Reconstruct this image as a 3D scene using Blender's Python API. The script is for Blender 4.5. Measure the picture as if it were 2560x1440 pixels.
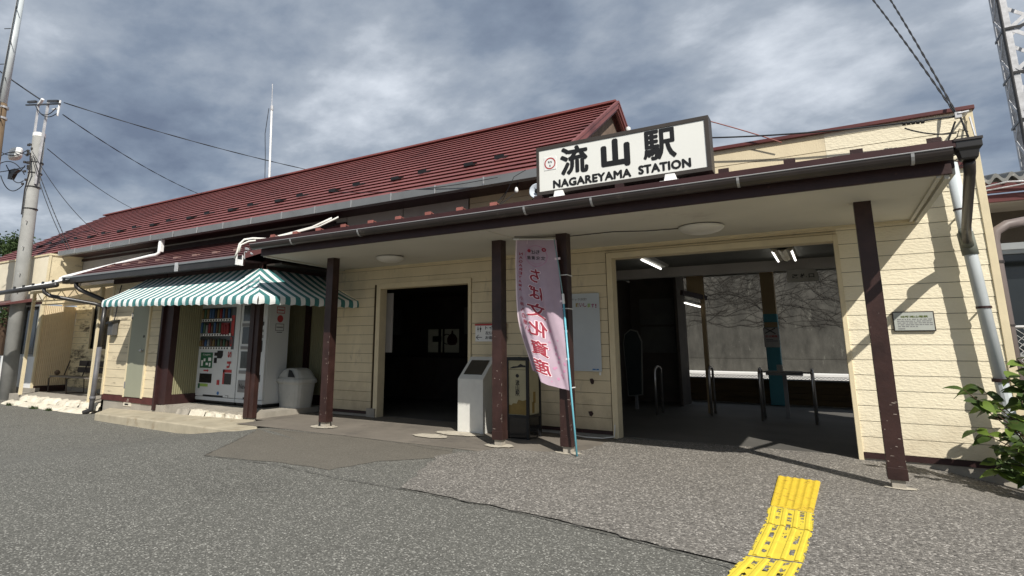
import bpy, math, random
from mathutils import Vector, Matrix
for o in list(bpy.data.objects): bpy.data.objects.remove(o)
random.seed(7)
S = bpy.context.scene
COL = S.collection
rad = math.radians

# ------------------------------------------------------------------ camera
cd = bpy.data.cameras.new('camera'); cam = bpy.data.objects.new('camera', cd); COL.objects.link(cam)
cd.sensor_fit = 'HORIZONTAL'; cd.sensor_width = 36.0
cd.lens = 1432.6/2560*36.0
cd.shift_x = 113.5/2560; cd.shift_y = -131.9/2560
cd.clip_start = 0.05; cd.clip_end = 3000
yw, pt, rl = rad(-32.059), rad(11.0976), rad(0.295)
fw = Vector((math.sin(yw)*math.cos(pt), math.cos(yw)*math.cos(pt), math.sin(pt)))
rt = Vector((math.cos(yw), -math.sin(yw), 0)); up = rt.cross(fw)
r2 = rt*math.cos(rl)+up*math.sin(rl); u2 = up*math.cos(rl)-rt*math.sin(rl)
M = Matrix((r2, u2, -fw)).transposed().to_4x4(); M.translation = Vector((0, 0, 1.3))
cam.matrix_world = M
S.camera = cam

# ------------------------------------------------------------------ light
SUN = Vector((0.80, -0.77, 1.0)).normalized()
ld = bpy.data.lights.new('sun', 'SUN'); sun = bpy.data.objects.new('sun', ld); COL.objects.link(sun)
ld.energy = 4.6; ld.angle = rad(0.5); ld.color = (1.0, 0.955, 0.88)
sun.rotation_euler = SUN.to_track_quat('Z', 'Y').to_euler()
sun.location = (20, -20, 30)
W = bpy.data.worlds.new('World'); S.world = W; W.use_nodes = True
nt = W.node_tree; nt.nodes.clear(); N = nt.nodes.new; LK = nt.links.new
def wmath(op, a, b=None, c=None):
    n = N('ShaderNodeMath'); n.operation = op
    for i, v in enumerate((a, b, c)):
        if v is None: continue
        if isinstance(v, (int, float)): n.inputs[i].default_value = v
        else: LK(v, n.inputs[i])
    return n.outputs[0]
wo = N('ShaderNodeOutputWorld'); bg = N('ShaderNodeBackground'); bg2 = N('ShaderNodeBackground'); mx = N('ShaderNodeMixShader')
sky = N('ShaderNodeTexSky'); sky.sky_type = 'NISHITA'; sky.sun_disc = False
sky.sun_elevation = math.asin(SUN.z); sky.sun_rotation = math.atan2(SUN.x, SUN.y)
LK(sky.outputs[0], bg.inputs[0]); bg.inputs[1].default_value = 0.08
tc = N('ShaderNodeTexCoord'); sep = N('ShaderNodeSeparateXYZ'); LK(tc.outputs['Generated'], sep.inputs[0])
zz = wmath('ADD', wmath('MAXIMUM', sep.outputs[2], 0.0), 0.22)
uu = wmath('DIVIDE', sep.outputs[0], zz); vv = wmath('DIVIDE', sep.outputs[1], zz)
cmb = N('ShaderNodeCombineXYZ'); LK(uu, cmb.inputs[0]); LK(vv, cmb.inputs[1])
mp = N('ShaderNodeMapping'); mp.inputs['Rotation'].default_value = (0, 0, rad(28)); mp.inputs['Scale'].default_value = (0.95, 1.15, 1)
mp.inputs['Location'].default_value = (3.1, 1.7, 0)
LK(cmb.outputs[0], mp.inputs[0])
n1 = N('ShaderNodeTexNoise'); n1.inputs['Scale'].default_value = 2.1; n1.inputs['Detail'].default_value = 9; n1.inputs['Roughness'].default_value = 0.56; n1.inputs['Distortion'].default_value = 0.15
LK(mp.outputs[0], n1.inputs['Vector'])
n2 = N('ShaderNodeTexNoise'); n2.inputs['Scale'].default_value = 0.85; n2.inputs['Detail'].default_value = 3; n2.inputs['Roughness'].default_value = 0.5
LK(mp.outputs[0], n2.inputs['Vector'])
n3 = N('ShaderNodeTexNoise'); n3.inputs['Scale'].default_value = 7.5; n3.inputs['Detail'].default_value = 6; n3.inputs['Roughness'].default_value = 0.55; LK(mp.outputs[0], n3.inputs['Vector'])
mm = wmath('ADD', wmath('ADD', wmath('MULTIPLY', n1.outputs[0], 0.40), wmath('MULTIPLY', n2.outputs[0], 0.41)), wmath('MULTIPLY', n3.outputs[0], 0.19))
gen = tc.outputs['Generated']
for (dx, dy, dz), amp, wd in (((-.58, .69, .43), .10, .11), ((-.64, .66, .38), .05, .08), ((-.08, .90, .43), .09, .14), ((.06, .92, .38), .07, .13), ((-.87, .27, .41), .05, .10), ((-.76, .47, .44), -.035, .13), ((-.40, .78, .49), -.05, .15), ((-.25, .85, .46), -.035, .10), ((.14, .94, .31), -.03, .10), ((-.87, .42, .22), .02, .15)):
    vm = N('ShaderNodeVectorMath'); vm.operation = 'DISTANCE'; LK(gen, vm.inputs[0]); vm.inputs[1].default_value = Vector((dx, dy, dz)).normalized()
    q = wmath('DIVIDE', vm.outputs['Value'], wd); q = wmath('POWER', 2.718, wmath('MULTIPLY', wmath('MULTIPLY', q, q), -1.0))
    mm = wmath('ADD', mm, wmath('MULTIPLY', q, amp))
cr = N('ShaderNodeValToRGB'); e = cr.color_ramp.elements
e[0].position = 0.375; e[0].color = (0.160, 0.198, 0.275, 1)
e[1].position = 0.66; e[1].color = (0.78, 0.83, 0.90, 1)
m_ = e.new(0.455); m_.color = (0.240, 0.292, 0.375, 1)
m_ = e.new(0.545); m_.color = (0.40, 0.45, 0.52, 1)
LK(mm, cr.inputs[0]); LK(cr.outputs[0], bg2.inputs[0]); bg2.inputs[1].default_value = 0.95
mx.inputs[0].default_value = 0.90
LK(bg.outputs[0], mx.inputs[1]); LK(bg2.outputs[0], mx.inputs[2]); LK(mx.outputs[0], wo.inputs[0])
S.view_settings.view_transform = 'Standard'; S.view_settings.look = 'None'
S.view_settings.exposure = 0.15; S.view_settings.gamma = 1.0; S.view_settings.use_curve_mapping = False

# ------------------------------------------------------------------ materials
MATS = {}
def mat(name, col, rough=0.75, var=0.18, vs=2.5, bump=0.0, bs=60, metal=0.0, spec=0.4, stretch=(1, 1, 1), dirt=None, dpos=0.6, dscale=1.5, ddet=6, emit=None, estr=1.0, speck=None, strans=0.0, splash=None):
    if name in MATS: return MATS[name]
    m = bpy.data.materials.new(name); m.use_nodes = True; t = m.node_tree; B = t.nodes['Principled BSDF']
    def nn(k): return t.nodes.new(k)
    g = nn('ShaderNodeNewGeometry'); mp = nn('ShaderNodeMapping'); mp.inputs['Scale'].default_value = stretch
    t.links.new(g.outputs['Position'], mp.inputs[0]); P = mp.outputs[0]
    no = nn('ShaderNodeTexNoise'); no.inputs['Scale'].default_value = vs; no.inputs['Detail'].default_value = 7; no.inputs['Roughness'].default_value = 0.6
    t.links.new(P, no.inputs['Vector'])
    ra = nn('ShaderNodeValToRGB'); c = Vector(col[:3])
    ra.color_ramp.elements[0].position = 0.3; ra.color_ramp.elements[1].position = 0.7
    ra.color_ramp.elements[0].color = (*(c*(1-var)), 1); ra.color_ramp.elements[1].color = (*[min(1, x*(1+var)) for x in c], 1)
    t.links.new(no.outputs[0], ra.inputs[0]); out = ra.outputs[0]
    def mixin(out, fac, col2):
        x = nn('ShaderNodeMix'); x.data_type = 'RGBA'
        t.links.new(fac, x.inputs[0]); t.links.new(out, x.inputs[6]); x.inputs[7].default_value = (*col2, 1)
        return x.outputs[2]
    if dirt:
        nd = nn('ShaderNodeTexNoise'); nd.inputs['Scale'].default_value = dscale; nd.inputs['Detail'].default_value = ddet; nd.inputs['Roughness'].default_value = 0.7
        t.links.new(P, nd.inputs['Vector'])
        r = nn('ShaderNodeValToRGB'); r.color_ramp.elements[0].position = dpos; r.color_ramp.elements[1].position = min(1, dpos+0.12)
        r.color_ramp.elements[0].color = (0, 0, 0, 1); r.color_ramp.elements[1].color = (1, 1, 1, 1)
        t.links.new(nd.outputs[0], r.inputs[0]); out = mixin(out, r.outputs[0], dirt)
    if splash:  # mud splashed up the foot of the wall, with a ragged top
        sx_ = nn('ShaderNodeSeparateXYZ'); t.links.new(g.outputs['Position'], sx_.inputs[0])
        ns = nn('ShaderNodeTexNoise'); ns.inputs['Scale'].default_value = 5; ns.inputs['Detail'].default_value = 6; t.links.new(g.outputs['Position'], ns.inputs['Vector'])
        m1 = nn('ShaderNodeMath'); m1.operation = 'MULTIPLY_ADD'; t.links.new(ns.outputs[0], m1.inputs[0]); m1.inputs[1].default_value = -1.1; t.links.new(sx_.outputs[2], m1.inputs[2])
        m2 = nn('ShaderNodeMapRange'); t.links.new(m1.outputs[0], m2.inputs[0]); m2.inputs[1].default_value = -.62; m2.inputs[2].default_value = .12; m2.inputs[3].default_value = .75; m2.inputs[4].default_value = 0.0
        out = mixin(out, m2.outputs[0], splash)
    if speck:  # (scale, light colour, dark colour, amount)
        v = nn('ShaderNodeTexVoronoi'); v.inputs['Scale'].default_value = speck[0]; t.links.new(g.outputs['Position'], v.inputs['Vector'])
        sp = nn('ShaderNodeSeparateColor'); t.links.new(v.outputs['Color'], sp.inputs[0])
        r = nn('ShaderNodeValToRGB'); r.color_ramp.interpolation = 'LINEAR'
        r.color_ramp.elements[0].position = 0.0; r.color_ramp.elements[0].color = (*speck[2], 1)
        r.color_ramp.elements[1].position = 1.0; r.color_ramp.elements[1].color = (*speck[1], 1)
        q = r.color_ramp.elements.new(0.45); q.color = (*(c*0.8), 1)
        q = r.color_ramp.elements.new(0.85); q.color = (*(c*1.35), 1)
        t.links.new(sp.outputs[0], r.inputs[0])
        x = nn('ShaderNodeMix'); x.data_type = 'RGBA'; x.inputs[0].default_value = speck[3]
        t.links.new(out, x.inputs[6]); t.links.new(r.outputs[0], x.inputs[7]); out = x.outputs[2]
        bp = nn('ShaderNodeBump'); bp.inputs['Strength'].default_value = 0.55; bp.inputs['Distance'].default_value = 0.6/speck[0]
        t.links.new(v.outputs['Distance'], bp.inputs['Height']); bp.invert = True
        t.links.new(bp.outputs[0], B.inputs['Normal'])
    t.links.new(out, B.inputs['Base Color'])
    B.inputs['Roughness'].default_value = rough; B.inputs['Metallic'].default_value = metal
    B.inputs['Specular IOR Level'].default_value = spec
    if bump and not speck:
        nb = nn('ShaderNodeTexNoise'); nb.inputs['Scale'].default_value = bs; nb.inputs['Detail'].default_value = 4
        t.links.new(P, nb.inputs['Vector'])
        bp = nn('ShaderNodeBump'); bp.inputs['Strength'].default_value = bump; bp.inputs['Distance'].default_value = 0.01
        t.links.new(nb.outputs[0], bp.inputs['Height']); t.links.new(bp.outputs[0], B.inputs['Normal'])
    if emit: B.inputs['Emission Color'].default_value = (*emit, 1); B.inputs['Emission Strength'].default_value = estr
    if strans:
        tr = nn('ShaderNodeBsdfTranslucent'); t.links.new(out, tr.inputs[0]); ms = nn('ShaderNodeMixShader'); ms.inputs[0].default_value = strans
        o = t.nodes['Material Output']; t.links.new(B.outputs[0], ms.inputs[1]); t.links.new(tr.outputs[0], ms.inputs[2]); t.links.new(ms.outputs[0], o.inputs[0])
    MATS[name] = m; return m

CREAM = mat('cream_siding', (0.70, 0.60, 0.41), 0.8, 0.09, 1.2, bump=0.25, bs=35, stretch=(2.2, 1, .8), dirt=(0.50, 0.43, 0.31), dpos=0.58, dscale=1.6, splash=(0.36, 0.29, 0.19))
CREAMR = mat('cream_stucco_siding', (0.83, 0.75, 0.56), 0.85, 0.05, 2, bump=0.8, bs=34, stretch=(0.6, 1, 1.3), dirt=(0.66, 0.58, 0.42), dpos=0.62, dscale=3, splash=(0.60, 0.51, 0.36))
CREAMW = mat('cream_weathered_boards', (0.64, 0.55, 0.38), 0.85, 0.14, 3, bump=0.6, bs=40, stretch=(0.35, 1, 2.6), dirt=(0.17, 0.13, 0.09), dpos=0.60, dscale=3.2)
CREAMP = mat('cream_peeling_boards', (0.72, 0.62, 0.40), 0.85, 0.12, 3, bump=0.7, bs=30, stretch=(0.6, 1, 2.0), dirt=(0.10, 0.075, 0.05), dpos=0.515, dscale=2.0)
TRIM = mat('cream_trim', (0.70, 0.60, 0.40), 0.7, 0.08, 4, bump=0.15, dirt=(0.30, 0.22, 0.12), dpos=0.70, dscale=5)
SEAM = mat('dark_seam_backing', (0.12, 0.095, 0.06), 0.9, 0.1)  # dark backing colour that shows in the joints between boards and panels
BROWN = mat('dark_brown_paint', (0.034, 0.014, 0.013), 0.5, 0.25, 6, bump=0.15, dirt=(0.14, 0.065, 0.05), dpos=0.66, dscale=7)
BROWNP = mat('scuffed_brown_post_paint', (0.038, 0.018, 0.015), 0.42, 0.3, 5, bump=0.25, bs=30, dirt=(0.36, 0.30, 0.26), dpos=0.71, dscale=22, ddet=3)
MAROON = mat('maroon_metal', (0.11, 0.028, 0.026), 0.45, 0.2, 3, spec=0.5)
ROOF = mat('red_roof_metal', (0.212, 0.070, 0.064), 0.48, 0.16, 0.8, spec=0.4, dirt=(0.12, 0.036, 0.033), dpos=0.56, dscale=0.5, bump=0.05)
MAROOND = mat('dark_maroon_metal', (0.045, 0.016, 0.016), 0.5, 0.2, 3, spec=0.4)
ROOF2 = mat('brown_roof_metal', (0.125, 0.048, 0.046), 0.5, 0.2, 2, spec=0.45)
BRKT = mat('rusty_pink_bracket', (0.30, 0.11, 0.09), 0.55, 0.2, 9)
GUT = mat('grey_gutter_plastic', (0.19, 0.20, 0.205), 0.38, 0.12, 2, spec=0.5)
GUTD = mat('dark_gutter_plastic', (0.030, 0.028, 0.027), 0.35, 0.2, 3, spec=0.5)
GUTB = mat('brown_gutter_plastic', (0.032, 0.024, 0.021), 0.4, 0.3, 2, spec=0.6, dirt=(0.10, 0.085, 0.07), dpos=0.6, dscale=3)
CLIP = mat('galvanised_clip', (0.42, 0.42, 0.42), 0.45, 0.1, metal=0.4)
SOFF = mat('soffit_board', (0.56, 0.54, 0.47), 0.85, 0.06, 1.0, dirt=(0.45, 0.42, 0.37), dpos=0.62, dscale=1.1)
PANEL = mat('grey_eave_panel', (0.46, 0.43, 0.40), 0.8, 0.1, 1.5)
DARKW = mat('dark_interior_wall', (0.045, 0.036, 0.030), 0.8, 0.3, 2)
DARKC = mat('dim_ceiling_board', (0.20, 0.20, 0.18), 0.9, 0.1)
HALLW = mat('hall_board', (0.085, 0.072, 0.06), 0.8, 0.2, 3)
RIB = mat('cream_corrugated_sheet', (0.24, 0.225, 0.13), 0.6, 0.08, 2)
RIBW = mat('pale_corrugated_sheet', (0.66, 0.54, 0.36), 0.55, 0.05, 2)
CONC = mat('concrete', (0.34, 0.31, 0.26), 0.9, 0.18, 3, bump=0.4, bs=50, dirt=(0.22, 0.20, 0.17), dpos=0.58, dscale=2.5)
CONCL = mat('pale_concrete_step', (0.43, 0.38, 0.28), 0.9, 0.15, 3, bump=0.4, bs=50, dirt=(0.30, 0.24, 0.16), dpos=0.57, dscale=1.8)
MORT = mat('pale_mortar', (0.50, 0.455, 0.37), 0.9, 0.15, 8, bump=0.5, bs=40, dirt=(0.25, 0.22, 0.18), dpos=0.56, dscale=7)
STONE = mat('white_lime_stone', (0.66, 0.61, 0.50), 0.9, 0.16, 5, bump=0.9, bs=18, dirt=(0.24, 0.20, 0.14), dpos=0.58, dscale=6)
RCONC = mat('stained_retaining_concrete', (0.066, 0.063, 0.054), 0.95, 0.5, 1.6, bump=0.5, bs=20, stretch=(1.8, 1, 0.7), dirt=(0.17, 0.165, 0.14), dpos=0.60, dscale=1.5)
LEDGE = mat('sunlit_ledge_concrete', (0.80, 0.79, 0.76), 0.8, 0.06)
ASPH = mat('asphalt', (0.144, 0.141, 0.123), 0.92, 0.16, 0.9, dirt=(0.098, 0.095, 0.083), dpos=0.52, dscale=0.45, speck=(104, (0.60, 0.58, 0.52), (0.052, 0.050, 0.044), 0.66))
ASPHB = mat('brown_smooth_asphalt', (0.148, 0.135, 0.110), 0.92, 0.14, 1.5, speck=(170, (0.36, 0.32, 0.27), (0.07, 0.06, 0.05), 0.5))
PEB = mat('coarse_pebble_asphalt', (0.205, 0.190, 0.168), 0.9, 0.18, 1.2, speck=(78, (0.62, 0.58, 0.52), (0.048, 0.044, 0.040), 0.76))
APR = mat('worn_concrete_apron', (0.185, 0.163, 0.135), 0.92, 0.2, 1.2, bump=0.35, bs=80, dirt=(0.13, 0.115, 0.098), dpos=0.52, dscale=1.3)
CRACK = mat('crack_dark', (0.085, 0.081, 0.072), 0.95, 0.3, 5)
FLOOR = mat('hall_floor_concrete', (0.12, 0.115, 0.105), 0.55, 0.2, 1.2, bump=0.1)
YEL = mat('yellow_tactile', (0.70, 0.50, 0.04), 0.75, 0.14, 9, bump=0.25, bs=50, dirt=(0.38, 0.24, 0.03), dpos=0.55, dscale=9)
YELP = mat('yellow_worn_paint', (0.80, 0.62, 0.06), 0.75, 0.08, 9, bump=0.3, bs=60, dirt=(0.50, 0.36, 0.07), dpos=0.60, dscale=14)
WHITE = mat('white_paint', (0.80, 0.80, 0.78), 0.5, 0.03, 3)
SIGNW = mat('sign_white_panel', (0.80, 0.80, 0.75), 0.45, 0.02, 1)
BLACK = mat('black_paint', (0.012, 0.012, 0.012), 0.45, 0.1)
BLKG = mat('black_gloss', (0.012, 0.012, 0.013), 0.15, 0.1, spec=0.6)
SIGNF = mat('sign_brown_frame', (0.052, 0.044, 0.038), 0.45, 0.15, 2)
REDP = mat('red_print', (0.42, 0.05, 0.05), 0.6, 0.05)
GRNP = mat('green_print', (0.03, 0.12, 0.06), 0.5, 0.1)
LGRN = mat('lime_print', (0.30, 0.45, 0.10), 0.5, 0.1)
BLUP = mat('blue_print', (0.06, 0.18, 0.42), 0.5, 0.1)
GREYP = mat('grey_print', (0.22, 0.22, 0.22), 0.5, 0.1)
TEAL = mat('teal_paint', (0.055, 0.22, 0.26), 0.6, 0.1)
TAN = mat('tan_paint', (0.30, 0.22, 0.12), 0.7, 0.1)
STEEL = mat('brushed_steel', (0.50, 0.48, 0.46), 0.3, 0.1, metal=0.9)
GALV = mat('galvanised_steel', (0.52, 0.52, 0.53), 0.55, 0.25, 6, metal=0.25, dirt=(0.30, 0.26, 0.24), dpos=0.62, dscale=5)
POLEC = mat('utility_pole_concrete', (0.29, 0.29, 0.275), 0.85, 0.14, 3, bump=0.3, bs=30)
WOODP = mat('brown_pole_sleeve', (0.18, 0.125, 0.075), 0.8, 0.2, 3)
CABLE = mat('black_cable', (0.020, 0.021, 0.024), 0.6, 0.1)
CABW = mat('white_cable_sheath', (0.78, 0.76, 0.70), 0.5, 0.05)
PVC = mat('pale_grey_pvc', (0.56, 0.60, 0.61), 0.4, 0.08, 3, dirt=(0.42, 0.36, 0.24), dpos=0.66, dscale=3)
PVCB = mat('brown_grey_pvc', (0.20, 0.165, 0.155), 0.5, 0.15, 3)
VEND = mat('vending_white_enamel', (0.62, 0.64, 0.64), 0.28, 0.03, 1, spec=0.5)
BIN = mat('bin_grey_plastic', (0.46, 0.46, 0.43), 0.55, 0.1, 4, bump=0.1, dirt=(0.34, 0.33, 0.30), dpos=0.6, dscale=4)
MONU = mat('white_stone_plinth', (0.66, 0.65, 0.60), 0.7, 0.06, 6, bump=0.1)
GLASS = mat('dark_window_glass', (0.02, 0.024, 0.026), 0.08, 0.1, spec=0.7)
DOORG = mat('grey_green_door_paint', (0.30, 0.305, 0.225), 0.5, 0.05, 2)
CLOTHW = mat('awning_white_stripe', (0.80, 0.82, 0.80), 0.8, 0.06, 5, dirt=(0.50, 0.50, 0.46), dpos=0.62, dscale=4)
CLOTHG = mat('awning_green_stripe', (0.055, 0.20, 0.20), 0.8, 0.15, 5)
FLAGM = mat('pink_flag_cloth', (0.47, 0.36, 0.43), 0.85, 0.10, 3, strans=0.10)
FLAGP = mat('flag_petal_print', (0.50, 0.24, 0.36), 0.85, 0.1)
FLAGR = mat('flag_crimson_print', (0.30, 0.035, 0.055), 0.8, 0.05)
FLAGW = mat('flag_outline_print', (0.80, 0.66, 0.70), 0.8, 0.05)
AQUA = mat('aqua_pole_plastic', (0.16, 0.48, 0.58), 0.35, 0.05, spec=0.5)
LAMPG = mat('milky_lamp_cover', (0.66, 0.64, 0.58), 0.35, 0.06, 2, spec=0.5)
TUBE = mat('lit_fluorescent_tube', (0.9, 0.9, 0.85), 0.5, 0, emit=(1.0, 0.97, 0.9), estr=2.6)
LEAF = mat('hydrangea_leaf', (0.060, 0.100, 0.022), 0.5, 0.45, 9, strans=0.30, dirt=(0.10, 0.035, 0.02), dpos=0.60, dscale=9)
LEAF2 = mat('fresh_leaf', (0.16, 0.24, 0.04), 0.5, 0.3, 9, strans=0.30)
STEM = mat('dark_stem', (0.06, 0.035, 0.02), 0.8, 0.2)
TREEL = mat('tree_foliage', (0.045, 0.075, 0.022), 0.8, 0.5, 1.5, strans=0.2)
VINE = mat('dry_vine', (0.035, 0.030, 0.024), 0.9, 0.3)
WOODB = mat('dark_wood_boards', (0.085, 0.055, 0.022), 0.8, 0.35, 2, stretch=(0.4, 1, 3))
TILEG = mat('old_grey_roof_tile', (0.22, 0.22, 0.21), 0.9, 0.3, 6, dirt=(0.45, 0.45, 0.42), dpos=0.6, dscale=8)
PAPER = mat('poster_paper', (0.52, 0.57, 0.60), 0.7, 0.05, 2)
LANT = mat('lantern_paper_panel', (0.42, 0.38, 0.24), 0.6, 0.12, 3)
LANTG = mat('lantern_gold_hills', (0.22, 0.15, 0.04), 0.6, 0.2, 6)
BENCHM = mat('dark_bench_wood', (0.05, 0.04, 0.033), 0.7, 0.3, 5)
WHT = mat('glossy_white_sheet', (0.86, 0.86, 0.84), 0.4, 0.03)
MOTT = mat('mottled_gable_board', (0.17, 0.12, 0.09), 0.9, 0.3, 4, dirt=(0.42, 0.38, 0.32), dpos=0.62, dscale=7)
ALU = mat('aluminium_sash', (0.38, 0.40, 0.40), 0.4, 0.1, metal=0.5)

# ------------------------------------------------------------------ mesh helpers
def V(*a): return Vector(a)
class MB:
    def __init__(s): s.v = []; s.f = []
    def add(s, vs, fs):
        b = len(s.v); s.v += [Vector(p) for p in vs]; s.f += [tuple(i+b for i in f) for f in fs]; return s
    def box(s, x0, x1, y0, y1, z0, z1):
        vs = [(x, y, z) for x in (x0, x1) for y in (y0, y1) for z in (z0, z1)]
        return s.add(vs, [(0, 1, 3, 2), (4, 6, 7, 5), (0, 4, 5, 1), (2, 3, 7, 6), (0, 2, 6, 4), (1, 5, 7, 3)])
    def beam(s, p0, p1, w, h, upv=(0, 0, 1)):
        p0, p1 = Vector(p0), Vector(p1); d = (p1-p0).normalized(); u = Vector(upv)
        a = d.cross(u); a = a.normalized() if a.length > 1e-4 else Vector((1, 0, 0)); b = a.cross(d).normalized()
        vs = [p+a*(i*w/2)+b*(j*h/2) for p in (p0, p1) for i, j in ((-1, -1), (1, -1), (1, 1), (-1, 1))]
        return s.add(vs, [(0, 1, 2, 3), (7, 6, 5, 4), (0, 4, 5, 1), (1, 5, 6, 2), (2, 6, 7, 3), (3, 7, 4, 0)])
    def tube(s, pts, r, n=8, cap=True, r1=None):
        pts = [Vector(p) for p in pts]; rings = []; prev = None
        for i, p in enumerate(pts):
            d = (pts[min(i+1, len(pts)-1)]-pts[max(i-1, 0)]).normalized()
            if prev is None:
                a = d.cross(Vector((0, 0, 1)));  a = a if a.length > 1e-3 else d.cross(Vector((0, 1, 0)))
            else: a = prev-d*prev.dot(d)
            a.normalize(); prev = a; b = d.cross(a)
            rr = r if r1 is None else r+(r1-r)*i/(len(pts)-1)
            rings.append([p+(a*math.cos(t)+b*math.sin(t))*rr for t in [2*math.pi*k/n for k in range(n)]])
        vs = [q for g in rings for q in g]; fs = []
        for i in range(len(pts)-1):
            for k in range(n): fs.append((i*n+k, i*n+(k+1) % n, (i+1)*n+(k+1) % n, (i+1)*n+k))
        if cap: fs.append(tuple(range(n-1, -1, -1))); fs.append(tuple((len(pts)-1)*n+k for k in range(n)))
        return s.add(vs, fs)
    def prism(s, pts, axis, a0, a1):
        def mk(p, a):
            return {'x': (a, p[0], p[1]), 'y': (p[0], a, p[1]), 'z': (p[0], p[1], a)}[axis]
        n = len(pts); vs = [mk(p, a0) for p in pts]+[mk(p, a1) for p in pts]
        fs = [(i, (i+1) % n, n+(i+1) % n, n+i) for i in range(n)]
        return s.add(vs, fs+[tuple(range(n-1, -1, -1)), tuple(range(n, 2*n))])
    def grid(s, fn, nu, nv, closed=False):
        vs = [fn(i/nu, j/nv) for j in range(nv+1) for i in range(nu+1)]
        return s.add(vs, [(j*(nu+1)+i, j*(nu+1)+i+1, (j+1)*(nu+1)+i+1, (j+1)*(nu+1)+i) for j in range(nv) for i in range(nu)])
    def lathe(s, prof, c, n=24, ax='z', sx=1, sy=1):
        c = Vector(c); vs = []
        for r, h in prof:
            for k in range(n):
                t = 2*math.pi*k/n; a, b = r*math.cos(t)*sx, r*math.sin(t)*sy
                vs.append(c+(Vector((a, b, h)) if ax == 'z' else Vector((a, h, b)) if ax == 'y' else Vector((h, a, b))))
        fs = [(j*n+k, j*n+(k+1) % n, (j+1)*n+(k+1) % n, (j+1)*n+k) for j in range(len(prof)-1) for k in range(n)]
        fs.append(tuple(range(n-1, -1, -1))); fs.append(tuple((len(prof)-1)*n+k for k in range(n)))
        return s.add(vs, fs)
    def quad(s, *p): return s.add(p, [tuple(range(len(p)))])
BASE = {}
def wloc(o): return BASE.get(o.name, Vector((0, 0, 0))) if o else Vector((0, 0, 0))
def tag(o, label=None, cat=None, group=None, kind=None):
    if label: o['label'] = label
    if cat: o['category'] = cat
    if group: o['group'] = group
    if kind: o['kind'] = kind
    return o
def thing(name, label, cat, loc, group=None):
    o = bpy.data.objects.new(name, None); COL.objects.link(o); o.location = loc; o.empty_display_size = 0.1
    BASE[o.name] = Vector(loc); return tag(o, label, cat, group)
def obj(name, mb, m, parent=None, smooth=False, bevel=0, mats=None, fm=None, label=None):
    vs = mb.v
    if parent is not None: base = wloc(parent)
    else:
        base = Vector((sum(p.x for p in vs)/len(vs), sum(p.y for p in vs)/len(vs), min(p.z for p in vs)))
    me = bpy.data.meshes.new(name); me.from_pydata([p-base for p in vs], [], mb.f)
    if mats:
        for q in mats: me.materials.append(q)
        for i, p in enumerate(me.polygons): p.material_index = fm(i)
    else: me.materials.append(m)
    if smooth:
        for p in me.polygons: p.use_smooth = True
    me.update()
    o = bpy.data.objects.new(name, me); COL.objects.link(o)
    if parent is not None: o.parent = parent; BASE[o.name] = base
    else: o.location = base; BASE[o.name] = base
    if parent is not None and parent.type == 'MESH': BASE[o.name] = base
    if bevel:
        b = o.modifiers.new('bevel', 'BEVEL'); b.width = bevel; b.segments = 2; b.limit_method = 'ANGLE'
    if label: o['label'] = label
    return o
def top(name, mb, m, label, cat, group=None, **k):
    return tag(obj(name, mb, m, None, **k), label, cat, group)
def struct(name, mb, m, **k):
    return tag(obj(name, mb, m, None, **k), kind='structure')
_tc = {}
def glyphs(s, offset=0.0, spacing=1.0, line=1.0):
    key = (s, offset, spacing, line)
    if key in _tc: return _tc[key]
    c = bpy.data.curves.new('t', 'FONT'); c.body = s; c.size = 1; c.align_x = 'CENTER'; c.align_y = 'CENTER'; c.offset = offset
    c.space_character = spacing; c.space_line = line; c.fill_mode = 'FRONT' if hasattr(c, 'fill_mode') else 'BOTH'; c.resolution_u = 3
    o = bpy.data.objects.new('t', c); COL.objects.link(o); bpy.context.view_layer.update()
    dg = bpy.context.evaluated_depsgraph_get(); me = bpy.data.meshes.new_from_object(o.evaluated_get(dg))
    vs = [v.co.copy() for v in me.vertices]; fs = [tuple(p.vertices) for p in me.polygons]
    bpy.data.objects.remove(o); bpy.data.curves.remove(c); bpy.data.meshes.remove(me)
    if vs:
        x0, x1 = min(v.x for v in vs), max(v.x for v in vs); y0, y1 = min(v.y for v in vs), max(v.y for v in vs)
        cx, cy = (x0+x1)/2, (y0+y1)/2
        vs = [Vector((v.x-cx, v.y-cy, 0)) for v in vs]; _tc[key] = (vs, fs, x1-x0, y1-y0)
    else: _tc[key] = ([], [], 1, 1)
    return _tc[key]
def text(name, s, pos, m, parent, h=None, w=None, u=(1, 0, 0), v=(0, 0, 1), offset=0.0, bold=0.0, spacing=1.0, line=1.0, warp=None, depth=0.0, mb=None):
    """flat lettering, centred on pos, fitted to height h and width w"""
    vs, fs, W0, H0 = glyphs(s, offset, spacing, line)
    sy = h/H0 if h else w/W0; sx = w/W0 if w else sy
    pos, u, v = Vector(pos), Vector(u), Vector(v)
    if warp: pts = [warp(p.x*sx, p.y*sy) for p in vs]
    else: pts = [pos+u*(p.x*sx)+v*(p.y*sy) for p in vs]
    q = mb or MB(); q.add(pts, fs)
    if bold:
        nv = u.cross(v).normalized()
        for k in range(10): a_ = 2*math.pi*k/10; q.add([p+(u*math.cos(a_)+v*math.sin(a_))*bold+nv*(.0003*(k+1)) for p in pts], fs)
    if mb: return mb
    return obj(name, q, m, parent)

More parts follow.
